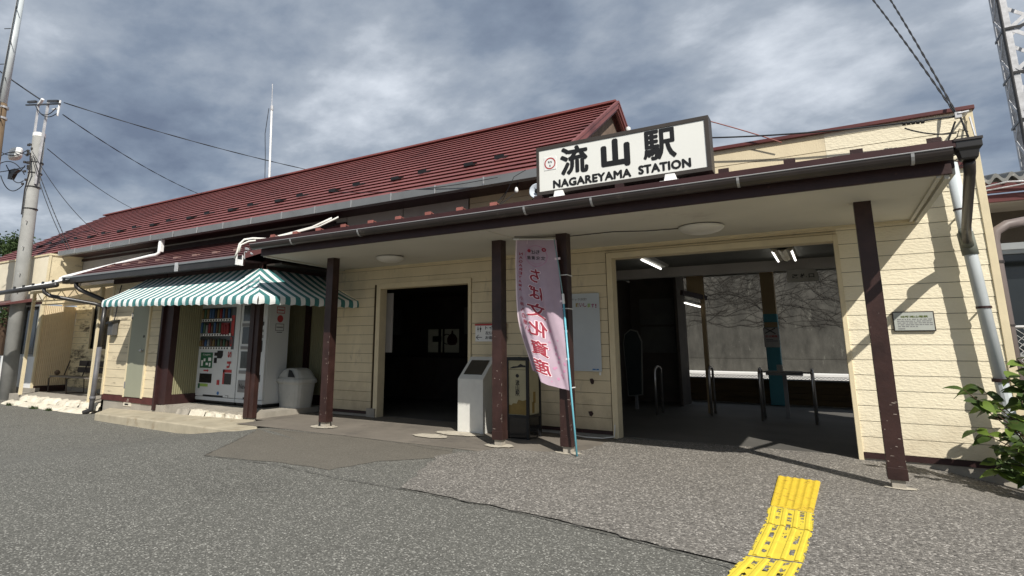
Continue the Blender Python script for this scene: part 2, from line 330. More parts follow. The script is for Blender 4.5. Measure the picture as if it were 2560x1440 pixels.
def cells(x0, x1, z0, z1, opens):
    """split a wall rectangle into boxes around openings"""
    zs = sorted({z0, z1, *[min(max(o[2], z0), z1) for o in opens], *[min(max(o[3], z0), z1) for o in opens]})
    out = []
    for a, b in zip(zs, zs[1:]):
        if b-a < 1e-5: continue
        iv = [(x0, x1)]
        for o in opens:
            if o[2] < (a+b)/2 < o[3]:
                n = []
                for p, q in iv:
                    if o[0] > p: n.append((p, min(q, o[0])))
                    if o[1] < q: n.append((max(p, o[1]), q))
                iv = [(p, q) for p, q in n if q-p > 1e-4]
        out += [(p, q, a, b) for p, q in iv]
    return out
def siding(name, x0, x1, z0, z1, y, m, parent, opens=(), pitch=0.18, gap=0.0065, phase=0.096, jx=None, jit=0):
    mb = MB(); k = math.floor((z0-phase)/pitch)
    z = phase+k*pitch
    while z < z1:
        a, b = max(z+gap, z0), min(z+pitch, z1)
        if b-a > 0.01:
            for p, q, c, d in cells(x0, x1, a, b, opens):
                xs = [p]+[j for j in (jx or []) if p < j < q]+[q]
                for e0, e1 in zip(xs, xs[1:]):
                    dy = random.uniform(-jit, jit); t = 0.006
                    g = 0.0015 if jx else 0
                    vs = [(e0+g, y-0.001+dy, d), (e1-g, y-0.001+dy, d), (e1-g, y-t+dy, c), (e0+g, y-t+dy, c), (e0+g, y+.02, d), (e1-g, y+.02, d), (e1-g, y+.02, c), (e0+g, y+.02, c)]
                    mb.add(vs, [(3, 2, 1, 0), (4, 5, 6, 7), (0, 1, 5, 4), (2, 3, 7, 6), (1, 2, 6, 5), (3, 0, 4, 7)])
        z += pitch
    o = obj(name, mb, m, parent)
    bk = MB()
    for p, q, a, b in cells(x0, x1, z0, z1, opens): bk.box(p, q, y+.012, y+.13, a, b)
    obj('wall_backing', bk, SEAM, parent)
    return o
def corrug(name, p0, p1, z0, z1, m, parent, pitch=0.05, amp=0.006, zt=None):
    """vertical corrugated sheet from p0 to p1 (xy)"""
    p0, p1 = Vector((*p0, 0)), Vector((*p1, 0)); L = (p1-p0).length; d = (p1-p0)/L; nrm = Vector((d.y, -d.x, 0))
    n = int(L/pitch)*4; mb = MB()
    for i in range(n+1):
        t = i/n; off = nrm*(amp if i % 4 in (1, 2) else -amp); q = p0+d*(L*t)+off
        mb.v += [q+V(0, 0, z0), q+V(0, 0, z1)]
    mb.f += [(2*i, 2*i+2, 2*i+3, 2*i+1) for i in range(n)]
    mb.box(*sorted((p0.x, p1.x+1e-3)), *sorted((p0.y+0.012, p1.y+0.02)), z0, z1) if abs(d.x) > 0.99 else None
    return obj(name, mb, m, parent)

# ------------------------------------------------------------------ ground
def sm(t): t = max(0.0, min(1.0, t)); return t*t*(3-2*t)
def gz(x, y):
    z = -0.22*sm((-7.7-x)/2.4)
    z -= 0.17*sm((x-0.5)/1.3)*sm((y-6.4)/2.0)
    if y < 3: z -= 0.0
    return z
xs = [-400, -200, -100, -60, -40, -30, -24]+[-22+0.5*i for i in range(53)]+[6, 8, 12, 20, 40, 100, 300]
ys = [-300, -100, -40, -15, -6, -3, -1]+[0.5*i for i in range(0, 23)]+[12, 14, 17, 20, 30, 60, 120, 300, 600]
mb = MB(); mb.v = [V(x, y, gz(x, y)) for y in ys for x in xs]
nx = len(xs); mb.f = [(j*nx+i, j*nx+i+1, (j+1)*nx+i+1, (j+1)*nx+i) for j in range(len(ys)-1) for i in range(nx-1)]
struct('ground', mb, ASPH, smooth=True)
def patch(name, outline, m, dz, n=10, wob=0.0, kind='structure'):
    """a flat sheet that follows the ground, outline wobbled"""
    pts = []
    for i, p in enumerate(outline):
        q = outline[(i+1) % len(outline)]; L = math.dist(p, q); k = max(1, int(L/0.12)) if wob else 1
        for j in range(k):
            t = j/k; w = (random.uniform(-wob, wob) if j else 0)
            pts.append((p[0]+(q[0]-p[0])*t+w, p[1]+(q[1]-p[1])*t+w*random.uniform(-1, 1)))
    cx = sum(p[0] for p in pts)/len(pts); cy = sum(p[1] for p in pts)/len(pts)
    mb = MB(); mb.v = [V(cx, cy, gz(cx, cy)+dz)]+[V(x, y, gz(x, y)+dz) for x, y in pts]
    N_ = len(pts); mb.f = [(0, i+1, (i+1) % N_+1) for i in range(N_)]
    if (max(p[0] for p in pts) > .5 and len(outline) > 12):
        import bmesh
        bm = bmesh.new(); fv = [bm.verts.new((p[0], p[1], 0)) for p in pts]; bm.faces.new(fv)
        for ax_, lo_, hi_ in ((0, -5, 4), (1, 3, 9)):
            c = lo_
            while c < hi_:
                bmesh.ops.bisect_plane(bm, geom=bm.verts[:]+bm.edges[:]+bm.faces[:], plane_co=(c, c, 0), plane_no=(1, 0, 0) if ax_ == 0 else (0, 1, 0)); c += .25
        bm.verts.index_update(); mb = MB(); mb.v = [V(q.co.x, q.co.y, gz(q.co.x, q.co.y)+dz+.004) for q in bm.verts]; mb.f = [tuple(q.index for q in f.verts) for f in bm.faces]; bm.free()
    return struct(name, mb, m)
# apron of worn concrete along the building
mb = MB()
for i in range(24):
    x0 = -9.3+i*0.5; x1 = x0+0.5
    for j in range(4):
        ya, yb = [6.62, 7.2, 7.8, 8.3, 8.9][j:j+2]
        if (x0 < -8.9 and ya < 7.1) or x0 > -2.9: continue
        mb.add([(x0, ya, max(gz(x0, ya), -.004 if x0 < 0 else -9)+.004), (x1, ya, max(gz(x1, ya), -.004 if x1 < 0 else -9)+.004), (x1, yb, max(gz(x1, yb), -.004 if x1 < 0 else -9)+.004), (x0, yb, max(gz(x0, yb), -.004 if x0 < 0 else -9)+.004)], [(0, 1, 2, 3)])
struct('pavement', mb, APR)
patch('pavement', [(-6.55, 4.52), (-7.77, 6.22), (-8.1, 6.5), (-6.3, 6.61), (-4.3, 6.58), (-4.02, 6.1), (-4.6, 5.4), (-4.7, 4.75), (-5.4, 4.75)], ASPHB, .004, wob=.03)
patch('pavement', [(-3.56, 4.53), (-3.95, 5.5), (-4.2, 6.0), (-3.85, 6.9), (-3.2, 7.0), (-2.85, 7.35), (-2.80, 8.0), (-2.78, 8.64), (-1.5, 8.9), (0.10, 8.9), (0.22, 8.64), (1.0, 8.64), (1.9, 8.64), (3.2, 7.0), (3.2, 6.0), (3.4, 4.6), (3.0, 3.6), (0.6, 3.9), (-0.97, 4.19), (-1.81, 4.36), (-2.64, 4.46)], PEB, .008, wob=.04)
def crack(pts, w=.016):
    w *= .5
    mb = MB(); pp = []
    for (a, b), (c, d) in zip(pts, pts[1:]):
        k = max(1, int(math.dist((a, b), (c, d))/.09))
        for j in range(k): t = j/k; pp.append((a+(c-a)*t+random.uniform(-.012, .012), b+(d-b)*t+random.uniform(-.012, .012)))
    pp.append(pts[-1])
    for i, (x, y) in enumerate(pp):
        q = pp[min(i+1, len(pp)-1)]; p = pp[max(i-1, 0)]; d = V(q[0]-p[0], q[1]-p[1], 0); d.normalize(); n = V(-d.y, d.x, 0)*w*random.uniform(.25, .8)
        z = max(gz(x, y), gz(x+.1, y))+.013
        mb.v += [V(x, y, z)-n, V(x, y, z)+n]
    mb.f = [(2*i, 2*i+2, 2*i+3, 2*i+1) for i in range(len(pp)-1)]
    struct('pavement_crack', mb, CRACK)
crack([(-6.55, 4.52), (-5.4, 4.62), (-4.4, 4.50), (-3.56, 4.50), (-2.64, 4.44), (-1.81, 4.33), (-0.97, 4.16), (-.3, 3.9), (.5, 3.75), (1.6, 3.6)], .022)
crack([(-6.55, 4.52), (-7.1, 5.3), (-7.77, 6.22)], .014)
crack([(-7.77, 6.35), (-6.28, 6.62), (-5.2, 6.55), (-4.46, 6.41), (-3.6, 6.40), (-3.0, 6.5), (-2.4, 6.45)], .014)
crack([(-4.46, 6.41), (-4.25, 6.75), (-3.9, 6.8)], .01)
crack([(-1.1, 6.2), (-1.9, 6.5), (-2.6, 6.3)], .008)
crack([(-0.9, 9.0), (-.5, 8.85), (-.2, 8.95)], .01)
def blob(cx, cy, rx, ry, n=22, j=.2): return [(cx+rx*math.cos(t)*random.uniform(1-j, 1+j), cy+ry*math.sin(t)*random.uniform(1-j, 1+j)) for t in [2*math.pi*i/n for i in range(n)]]
for (cx, cy, rx, ry) in ((-7.22, 7.12, .26, .18), (-3.92, 7.1, .20, .15), (-2.93, 7.10, .17, .11), (.43, 7.09, .13, .075), (-5.17, 7.28, .30, .17), (-4.95, 7.72, .40, .20)):
    patch('mortar_patch', blob(cx, cy, rx, ry, 26, .14), MORT, .0145 if cx > 0 else .0155)
# hall floor, platform and track bed behind the station
struct('hall_floor', MB().box(-11.5, 1.6, 8.86, 15.9, -.2, .006), FLOOR)
struct('platform_ground', MB().box(-40, 8, 15.95, 17.4, -.5, .02), CONC)

# ------------------------------------------------------------------ station building
ST = thing('station_building', 'long single storey wooden railway station with cream siding and red metal roof', 'building', (-4, 8.65, 0))
WY = 8.65
oh = (-2.76, .15, -1, 2.67); od = (-7.39, -5.37, -1, 2.425)
siding('siding_wall', .192, 1.64, .098, 4.12, WY, CREAMR, ST)
siding('siding_wall', -3.45, .192, .098, 4.12, WY+.002, CREAM, ST, [oh, (-2.86, .2, -1, 2.76)])
siding('siding_wall', -8.72, -3.45, .098, 3.05, WY+.002, CREAM, ST, [od, (-7.56, -5.3, -1, 2.51)], jx=[-7.2], jit=.001)
siding('siding_wall', -5.35, -3.45, 3.05, 4.06, WY+.003, CREAM, ST)
obj('skirting_board', MB().box(.2, 1.66, 8.630, 8.66, .034, .096), BROWN, ST)
obj('skirting_board', MB().box(-5.29, -2.84, 8.630, 8.66, .05, .096), BROWN, ST)
obj('skirting_board', MB().box(-8.72, -7.57, 8.630, 8.66, .05, .096), BROWN, ST)
obj('foundation', MB().box(.2, 1.66, 8.648, 8.8, -.4, .033), CONC, ST)
obj('foundation', MB().box(-5.29, -2.84, 8.655, 8.8, -.2, .049).box(-5.3, -5.2, 8.60, 8.84, -.1, .10), CONC, ST)
obj('foundation', MB().box(-8.72, -7.57, 8.655, 8.8, -.2, .049).box(-7.62, -7.42, 8.60, 8.84, -.1, .16), CONC, ST)
# door and hall opening trims
def frame(name, x0, x1, z0, z1, w, dep, m, y=WY):
    mb = MB().box(x0-w, x0, y-.022, y+dep, z0, z1+w).box(x1, x1+w*.6, y-.022, y+dep, z0, z1+w).box(x0, x1, y-.022, y+dep, z1, z1+w)
    return obj(name, mb, m, ST, bevel=.004)
frame('hall_opening_frame', -2.76, .15, 0.0, 2.67, .085, .20, TRIM)
frame('door_frame', -7.39, -5.37, .0, 2.425, .10, .18, TRIM)
obj('cornice_board', MB().box(-2.85, .17, 8.622, 8.648, 2.765, 2.775).box(-8.45, 1.0, 8.618, 8.648, 2.825, 2.87), TRIM, ST)
# right block behind: corner board, side wall, parapet cap
obj('corner_board', MB().box(1.625, 1.70, 8.63, 8.76, -.1, 4.12), TRIM, ST, bevel=.004)
obj('side_wall', MB().box(1.62, 1.68, 8.76, 12.4, -.1, 4.12).box(-3.4, 1.62, 10.5, 10.6, 3.05, 4.10), CREAM, ST)
obj('parapet_cap', MB().box(-3.4, 1.72, 8.60, 8.78, 4.12, 4.17).box(1.60, 1.72, 8.78, 10.6, 4.12, 4.17), MAROON, ST, bevel=.005)
obj('flat_roof', MB().box(-3.4, 1.62, 8.78, 10.5, 3.9, 3.94), CONC, ST)
# main wall further left (above the booth roof and behind the bench)
siding('peeling_siding_wall', -19.5, -14.2, .1, 3.1, WY, CREAMP, ST, [(-18.4, -16.3, 1.21, 2.70)], jit=.006)
mb = MB()
xj = [-19.5, -17.3, -15.9, -14.4, -12.9, -11.4, -9.9, -8.4, -6.9, -5.38]
for a, b in zip(xj, xj[1:]): mb.box(a+.012, b-.012, 8.655, 8.69, 3.1, 4.05)
obj('eave_panel', mb, PANEL, ST); obj('wall_backing', MB().box(-19.5, -5.36, 8.692, 8.75, 2.9, 4.06), SEAM, ST)
obj('wall_beam', MB().box(-19.5, -8.7, 8.60, 8.655, 3.86, 3.93), BROWN, ST)
wf = MB().box(-18.46, -18.4, 8.60, 8.70, 1.15, 2.76).box(-16.3, -16.24, 8.60, 8.70, 1.15, 2.76).box(-18.4, -16.3, 8.60, 8.70, 2.70, 2.76).box(-18.5, -16.2, 8.57, 8.70, 1.15, 1.21).box(-17.37, -17.33, 8.63, 8.69, 1.21, 2.70)
wn = obj('window', wf, TRIM, ST, bevel=.003); obj('pane', MB().box(-18.4, -16.3, 8.68, 8.70, 1.21, 2.70), GLASS, wn)
# roof: stepped metal courses
RX0, RX1, RY, RZ, EY, EZ, NC = -25.7, -3.55, 12.0, 6.70, 8.0, 4.08, 17
mb = MB(); prof = []
for i in range(NC):
    ya, za = EY+(RY-EY)*i/NC, EZ+(RZ-EZ)*i/NC; yb, zb = EY+(RY-EY)*(i+1)/NC, EZ+(RZ-EZ)*(i+1)/NC
    prof += [(ya+.050, za+.020), (ya-.014, za+.0205), (ya-.013, za+.0270), (yb+.050, zb+.020)]
prof.append((RY, RZ+.03))
def roofx0(y): return RX0
for k in range(len(prof)-1):
    (a, b), (c, d) = prof[k], prof[k+1]
    sgm = 26
    for s_ in range(sgm):
        x0 = RX0+(RX1-RX0)*s_/sgm; x1 = RX0+(RX1-RX0)*(s_+1)/sgm
        mb.add([(x0, a, b), (x1, a, b), (x1, c, d), (x0, c, d)], [(0, 1, 2, 3)])
mb.add([(RX0, RY, RZ+.03), (RX1, RY, RZ+.03), (RX1, 16, EZ), (RX0, 16, EZ)], [(0, 1, 2, 3)])
mb.box(RX0, RX1, RY-.09, RY+.09, RZ+.02, RZ+.065)
mb.add([(RX0, EY+.03, EZ-.02), (RX1, EY+.03, EZ-.02), (RX1, RY, RZ-.05), (RX0, RY, RZ-.05)], [(3, 2, 1, 0)])
roof = obj('roof', mb, ROOF, ST)
# rake boards at the right gable end
def rake(y0, z0, y1, z1, x, w, h, dz): return MB().beam((x, y0, z0+dz), (x, y1, z1+dz), w, h, upv=(0, 0, 1))
rk = MB()
for dz, h, x in ((.035, .05, RX1+.02), (-.06, .10, RX1+.005), (-.15, .05, RX1-.03)):
    rk.beam((x, EY, EZ+dz), (x, RY, RZ+dz), .06, h); rk.beam((x, RY, RZ+dz), (x, 16, EZ+dz), .06, h)
obj('barge_board', rk, ROOF, roof)
obj('gable_wall', MB().prism([(8.6, 3.9), (8.62, EZ+.2), (RY, RZ-.22), (15.4, EZ+.2), (15.4, 3.9)], 'x', RX1-.22, RX1-.16), MOTT, ST)
obj('gable_wall', MB().prism([(8.6, 2.9), (8.62, EZ+.2), (RY, RZ-.22), (15.4, EZ+.2), (15.4, 2.9)], 'x', RX0+.3, RX0+.4), CREAM, ST)
top('gable_insulator', MB().lathe([(.0, -.05), (.04, -.05), (.055, 0), (.055, .05), (.03, .07), (0, .07)], (-3.40, 12.25, 6.12), 14), WHITE, 'small white insulator knob on the red gable edge behind the station sign', 'insulator')
# eave: fascia, soffit, gutter with clips
obj('fascia', MB().box(RX0, -3.5, 8.04, 8.075, 3.93, 4.07).box(RX0, -3.5, 8.075, 8.66, 3.985, 4.0), MAROOND, ST)
gt = MB()
gp = [(7.86, 4.06), (7.875, 3.93), (8.02, 3.93), (8.035, 4.06), (8.022, 4.06), (8.01, 3.945), (7.885, 3.945), (7.873, 4.06)]
gt.prism(gp, 'x', -19.3, -3.62); G = obj('gutter', gt, GUT, ST)
cl = MB()
for i in range(16): x = -4.6-i*0.98; cl.box(x-.012, x+.012, 7.852, 7.862, 3.925, 4.07).box(x-.012, x+.012, 7.862, 8.03, 4.062, 4.07)
obj('gutter_clip', cl, CLIP, G)
# snow guards in pairs
slope = (RZ-EZ)/(RY-EY)
for i in range(11):
    for dx, dy in ((0, 0), (.60, -.12)):
        x = -4.9-1.78*i-dx; y = 8.95+dy; z = EZ+slope*(y-EY)+.03
        m_ = MB().beam((x-.10, y, z+.06), (x+.10, y, z+.06), .02, .07).beam((x-.08, y, z+.04), (x-.08, y+.18, z+.11), .02, .04).beam((x+.08, y, z+.04), (x+.08, y+.18, z+.11), .02, .04)
        obj('snow_guard', m_, BLACK, roof)
# dark waiting room behind the door, hall behind the wide opening
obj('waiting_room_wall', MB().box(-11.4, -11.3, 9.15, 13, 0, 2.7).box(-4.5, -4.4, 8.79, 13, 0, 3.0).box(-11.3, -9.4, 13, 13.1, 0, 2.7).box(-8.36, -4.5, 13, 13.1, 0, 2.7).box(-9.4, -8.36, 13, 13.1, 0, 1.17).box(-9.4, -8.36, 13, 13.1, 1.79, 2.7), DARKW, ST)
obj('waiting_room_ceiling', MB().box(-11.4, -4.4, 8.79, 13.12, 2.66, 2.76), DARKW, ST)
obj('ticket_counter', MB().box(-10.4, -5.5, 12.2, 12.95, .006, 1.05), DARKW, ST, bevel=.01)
obj('added_dimming_pane', MB().box(-9.4, -8.36, 13.03, 13.04, 1.17, 1.79), mat('dimming_pane_glass', (.45, .45, .40), .6, .05, 2, strans=.8), ST)  # translucent pane added to dim the overly bright ticket window
obj('ticket_window_bar', MB().box(-9.0, -8.94, 12.96, 13.0, 1.17, 1.79).box(-9.15, -8.9, 12.9, 12.96, 1.45, 1.6).box(-8.86, -8.83, 12.96, 13.0, 1.17, 1.79), BLACK, ST)
top('drawstring_bag', MB().lathe([(0, 0), (.10, .01), (.15, .08), (.15, .18), (.09, .27), (.03, .30), (.02, .38)], (-8.48, 12.85, 1.36), 16, sy=.6), mat('dark_red_fabric', (.05, .008, .01), .8), 'dark red drawstring bag hanging in front of the bright ticket window', 'bag')
rg = MB(); 
for k in range(24):
    a, b = 2*math.pi*k/24, 2*math.pi*(k+1)/24
    rg.beam((-8.70+.13*math.cos(a), 12.93, 1.52+.13*math.sin(a)), (-8.70+.13*math.cos(b), 12.93, 1.52+.13*math.sin(b)), .02, .02, upv=(0, 1, 0))
top('round_speaking_ring', rg, BLACK, 'black speaking ring in the bright ticket window deep in the dark room', 'window fitting')
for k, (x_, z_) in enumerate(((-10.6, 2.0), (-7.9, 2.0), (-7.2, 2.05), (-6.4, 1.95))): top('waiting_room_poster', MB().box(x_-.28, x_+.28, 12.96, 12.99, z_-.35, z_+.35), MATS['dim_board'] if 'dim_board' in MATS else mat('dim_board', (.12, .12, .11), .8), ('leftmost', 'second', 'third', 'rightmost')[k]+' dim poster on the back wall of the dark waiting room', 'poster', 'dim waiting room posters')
obj('light_leak_blocker', MB().box(-11.3, -4.5, 8.785, 8.84, 2.53, 2.655), DARKW, ST)  # board added behind the door head to block leaking light
obj('notice_panel', MB().box(-7.75, -7.38, 9.0, 9.03, 1.2, 2.37), PANEL, ST)
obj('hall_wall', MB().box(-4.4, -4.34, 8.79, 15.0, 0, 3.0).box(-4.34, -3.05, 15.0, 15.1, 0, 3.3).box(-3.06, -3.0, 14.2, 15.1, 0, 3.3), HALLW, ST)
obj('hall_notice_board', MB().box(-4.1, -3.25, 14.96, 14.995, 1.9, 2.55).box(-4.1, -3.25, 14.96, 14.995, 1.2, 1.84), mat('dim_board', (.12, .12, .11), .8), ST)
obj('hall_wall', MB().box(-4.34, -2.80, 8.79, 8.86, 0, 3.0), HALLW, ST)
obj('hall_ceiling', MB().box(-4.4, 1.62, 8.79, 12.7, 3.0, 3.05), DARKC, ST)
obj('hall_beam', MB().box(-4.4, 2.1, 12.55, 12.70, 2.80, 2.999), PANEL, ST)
obj('transom_panel', MB().box(-2.53, -2.19, 13.0, 13.04, 2.42, 2.84).box(-2.27, -2.19, 12.99, 13.09, 0.0, 2.84), TAN, ST)
obj('office_fascia', MB().beam((-2.56, 12.6, 2.46), (-2.17, 13.1, 2.36), .08, .10), BROWN, ST)
# gate-side pillar
PL = thing('platform_pillar', 'square pillar painted teal below and tan above, behind the ticket gates', 'pillar', (-1.17, 15.64, 0))
obj('teal_base', MB().box(-1.325, -1.03, 15.56, 15.84, .02, 2.13), TEAL, PL, bevel=.006)
obj('tan_shaft', MB().box(-1.32, -1.035, 15.565, 15.835, 2.13, 3.3), TAN, PL)
top('platform_roof', MB().box(-30, 2.1, 12.0, 16.35, 3.30, 3.38).box(-30, 2.1, 16.25, 16.35, 3.18, 3.30), DARKC, 'flat grey platform canopy seen beyond the hall ceiling', 'roof')
bf = thing('board_wall', 'low wall of dark horizontal wooden boards along the platform behind the gates', 'wall', (-1, 15.9, 0))
mb = MB()
for k in range(4): mb.box(-3.6, 2.1, 15.90+.004*k, 15.94, .03+.135*k, .15+.135*k)
mb.box(-3.6, 2.1, 15.941, 15.97, .02, .575)  # backing added so the lit ledge does not shine through the gaps
obj('boards', mb, WOODB, bf); obj('cap', MB().box(-3.6, 2.1, 15.84, 16.02, .572, .60), GREYP, bf)
mf = thing('lattice_fence', 'low white diamond mesh fence strip above the wooden board wall', 'fence', (-1, 16.0, .6))
mb = MB()
for i in range(-2, 62):
    x = -3.0+i*.08
    mb.beam((x, 16.0, .605), (x+.09, 16.0, .665), .009, .009, upv=(0, 1, 0)); mb.beam((x+.09, 16.0, .605), (x, 16.0, .665), .009, .009, upv=(0, 1, 0))
obj('mesh', mb, GALV, mf); obj('rail', MB().box(-3.2, 2.1, 15.99, 16.01, .665, .673), STEEL, mf)
RW = thing('retaining_wall', 'tall stained concrete retaining wall behind the tracks', 'wall', (-4, 20, -.5))
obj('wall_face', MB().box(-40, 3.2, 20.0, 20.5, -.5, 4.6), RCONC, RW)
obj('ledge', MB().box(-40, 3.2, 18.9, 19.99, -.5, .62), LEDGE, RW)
obj('drip_joint', MB().box(-40, 3.2, 19.99, 20.0, 1.02, 1.04), RCONC, RW)
# dry vines creeping over it
mb = MB()
def vine(x, z, a, L, r, dep):
    p = [V(x, 19.965, z)]
    n = int(L/.12)
    for i in range(n):
        a += random.uniform(-.35, .35); x += .12*math.cos(a); z += .12*math.sin(a)
        if not (1.9 < z < 4.6): break
        a = a*.93 if abs(a) < 1.6 else math.pi+(a-math.pi)*.93
        p.append(V(x, 19.985+random.uniform(-.006, .006), z))
        if dep and random.random() < .22: vine(x, z, a+random.choice((-.7, .7)), L*.45, r*.65, dep-1)
    if len(p) > 1: mb.tube(p, r, n=4, cap=False, r1=r*.5)
for i in range(60): vine(random.uniform(-5, 1.4), random.uniform(1.9, 4.4), random.choice((random.uniform(-.2, .4), math.pi+random.uniform(-.4, .2))), 3.2, .0065, 2)
v = top('dry_vine', mb, VINE, 'leafless creeping vines spread over the upper concrete retaining wall', 'vine'); v['kind'] = 'stuff'

# ------------------------------------------------------------------ entrance canopy
CA = thing('entrance_canopy', 'long flat entrance canopy with dark brown fascia over the station front', 'canopy', (-3.5, 7.1, 0))
CX0, CX1 = -7.85, 1.0
mb = MB(); mb.add([(CX0, 6.2, 2.78), (CX1, 6.2, 2.78), (1.04, 8.65, 2.86), (-8.42, 8.65, 2.86)], [(3, 2, 1, 0)])
mb.add([(CX0, 6.2, 2.80), (CX1, 6.2, 2.80), (1.04, 8.65, 2.88), (-8.42, 8.65, 2.88)], [(0, 1, 2, 3)])
obj('soffit', mb, SOFF, CA)
obj('soffit_batten', MB().beam((-3.66, 6.22, 2.776), (-3.66, 8.6, 2.852), .10, .012), SOFF, CA)
obj('soffit_batten', MB().beam((-8.38, 8.6, 2.855), (-7.83, 6.2, 2.776), .08, .03), SOFF, CA)
obj('soffit_edge_trim', MB().beam((.985, 6.2, 2.79), (1.02, 8.62, 2.86), .035, .09).beam((.93, 6.2, 2.785), (.965, 8.62, 2.85), .03, .05).beam((1.03, 6.2, 2.83), (1.06, 8.64, 2.90), .03, .10), SOFF, CA)
obj('fascia', MB().box(CX0-.05, CX1+.02, 6.165, 6.2, 2.778, 3.0).box(1.02, 1.045, 6.18, 8.62, 2.83, 3.0), BROWN, CA, bevel=.004)
mb = MB(); mb.add([(CX0-.1, 6.10, 3.045), (CX1+.06, 6.10, 3.045), (1.08, 8.66, 3.42), (-8.5, 8.66, 3.42)], [(0, 1, 2, 3)])
mb.add([(CX0-.1, 6.10, 3.02), (CX1+.06, 6.10, 3.02), (1.08, 8.66, 3.39), (-8.5, 8.66, 3.39)], [(3, 2, 1, 0)])
mb.box(CX0-.1, CX1+.06, 6.085, 6.10, 2.985, 3.05)
mb.beam((1.07, 6.1, 3.02), (1.07, 8.64, 3.39), .02, .07)
cr_ = obj('roof', mb, MAROOND, CA)
fl = MB().box(-3.45, 1.60, 8.60, 8.648, 3.42, 3.50); obj('flashing', fl, MAROON, CA)
# half round gutter along the front
hp = [(6.06+.075*math.cos(t), 2.955+.085*math.sin(t)) for t in [math.pi*(1+k/10) for k in range(11)]]+[(6.06+.068*math.cos(t), 2.957+.077*math.sin(t)) for t in [math.pi*(2-k/10) for k in range(11)]]
hp = [(y, z) for y, z in hp]
mb = MB().prism(hp, 'x', CX0-.12, CX1+.02)
G2 = obj('gutter', mb, GUTB, CA)
mb = MB().tube([(CX0-.12, 5.983, 2.957), (CX1+.02, 5.983, 2.957)], .006, 6); obj('gutter_rim', mb, CLIP, G2)
for x in (.75, -.62, -2.12, -2.95, -4.15, -5.6, -7.0):
    mb = MB().prism([(6.06+.08*math.cos(t), 2.955+.09*math.sin(t)) for t in [math.pi*(1+k/8) for k in range(9)]], 'x', x-.012, x+.012)
    obj('gutter_clip', mb, CLIP if x != -4.15 else GUTB, G2)
for x in (-7.63, -7.10, -6.58, -6.05, -5.51, -5.0, -4.48, -3.97, -3.46, -2.84, -1.84, -.76, -.17, .37, .93):
    z = 3.052
    mb = MB().beam((x-.05, 6.16, z+.035), (x+.05, 6.16, z+.035), .012, .05).beam((x-.04, 6.16, z+.05), (x-.02, 6.34, z+.035), .016, .012).beam((x+.04, 6.16, z+.05), (x+.02, 6.34, z+.035), .016, .012).box(x-.05, x+.05, 6.15, 6.34, z-.002, z+.008)
    obj('snow_guard', mb, BRKT if x < -3 else BROWN, cr_)
# posts
for x in (-7.185, -3.915, -2.93, .415):
    shoe = MB().box(x-.055, x+.055, 7.07, 7.18, -.02, .10)
    sc = MB().box(x-.075, x+.075, 7.05, 7.20, .10, 2.815); rp = random.Random(int(x*100))
    for k in range(16):
        zz_ = rp.choice((rp.uniform(.2, .9), rp.uniform(.2, 1.5))); xx_ = x+rp.uniform(-.07, .05); w_ = rp.uniform(.006, .045); h_ = rp.uniform(.0015, .004)
        if rp.random() < .5: sc.prism([(xx_, zz_), (xx_+w_, zz_+rp.uniform(-.006, .006)), (xx_+w_*.8, zz_+h_), (xx_+.001, zz_+h_*1.3)], 'y', 7.0485, 7.0495)
        else: sc.prism([(x+.072, zz_), (x+.0745, zz_), (x+.0745, zz_+w_), (x+.073, zz_+w_)], 'y', 7.0480, 7.0495)
    p = obj('post', sc, None, CA, mats=[BROWNP, mat('bare_chip', (.38, .32, .27), .8, .2, 20)], fm=lambda i: 0 if i < 6 else 1)
    obj('post_shoe', shoe, CONC, p, bevel=.004)
    obj('post_collar', MB().box(x-.081, x+.081, 7.044, 7.206, .09, .20), BROWNP, p, bevel=.004)
# dome lamps on the soffit
def dome(x, y, r, label):
    t = thing('ceiling_lamp', label, 'lamp', (x, y, 2.80), 'round lamps under the canopy')
    zc = 2.78+(y-6.2)*.0327
    pr = [(r*.86, 0), (r*.86, -.015), (r, -.02), (r*.985, -.035), (r*.93, -.052), (r*.80, -.074), (r*.6, -.092), (r*.35, -.103), (.001, -.106)]
    obj('milky_cover', MB().lathe(pr[2:], (x, y, zc), 40), LAMPG, t, smooth=True)
    obj('base_ring', MB().lathe([(r*.90, .0), (r*.90, -.022), (r*.5, -.022)], (x, y, zc), 40), GUTD, t)
dome(-1.245, 7.55, .27, 'large milky dome lamp under the canopy above the wide hall opening')
dome(-6.235, 7.50, .24, 'smaller milky dome lamp under the canopy left of the doorway')
# cable stapled under the soffit
def sag(a, b, s, n=16): a, b = Vector(a), Vector(b); return [a.lerp(b, i/n)-V(0, 0, s*4*(i/n)*(1-i/n)) for i in range(n+1)]
top('ceiling_cable', MB().tube([(-3.55, 6.9, 2.795), (-3.2, 7.1, 2.792), (-2.85, 7.26, 2.80), (-2.3, 7.3, 2.808), (-1.9, 7.45, 2.806), (-1.5, 7.53, 2.81)], .006, 6), CABLE, 'thin dark cable running along the soffit to the large dome lamp', 'cable')

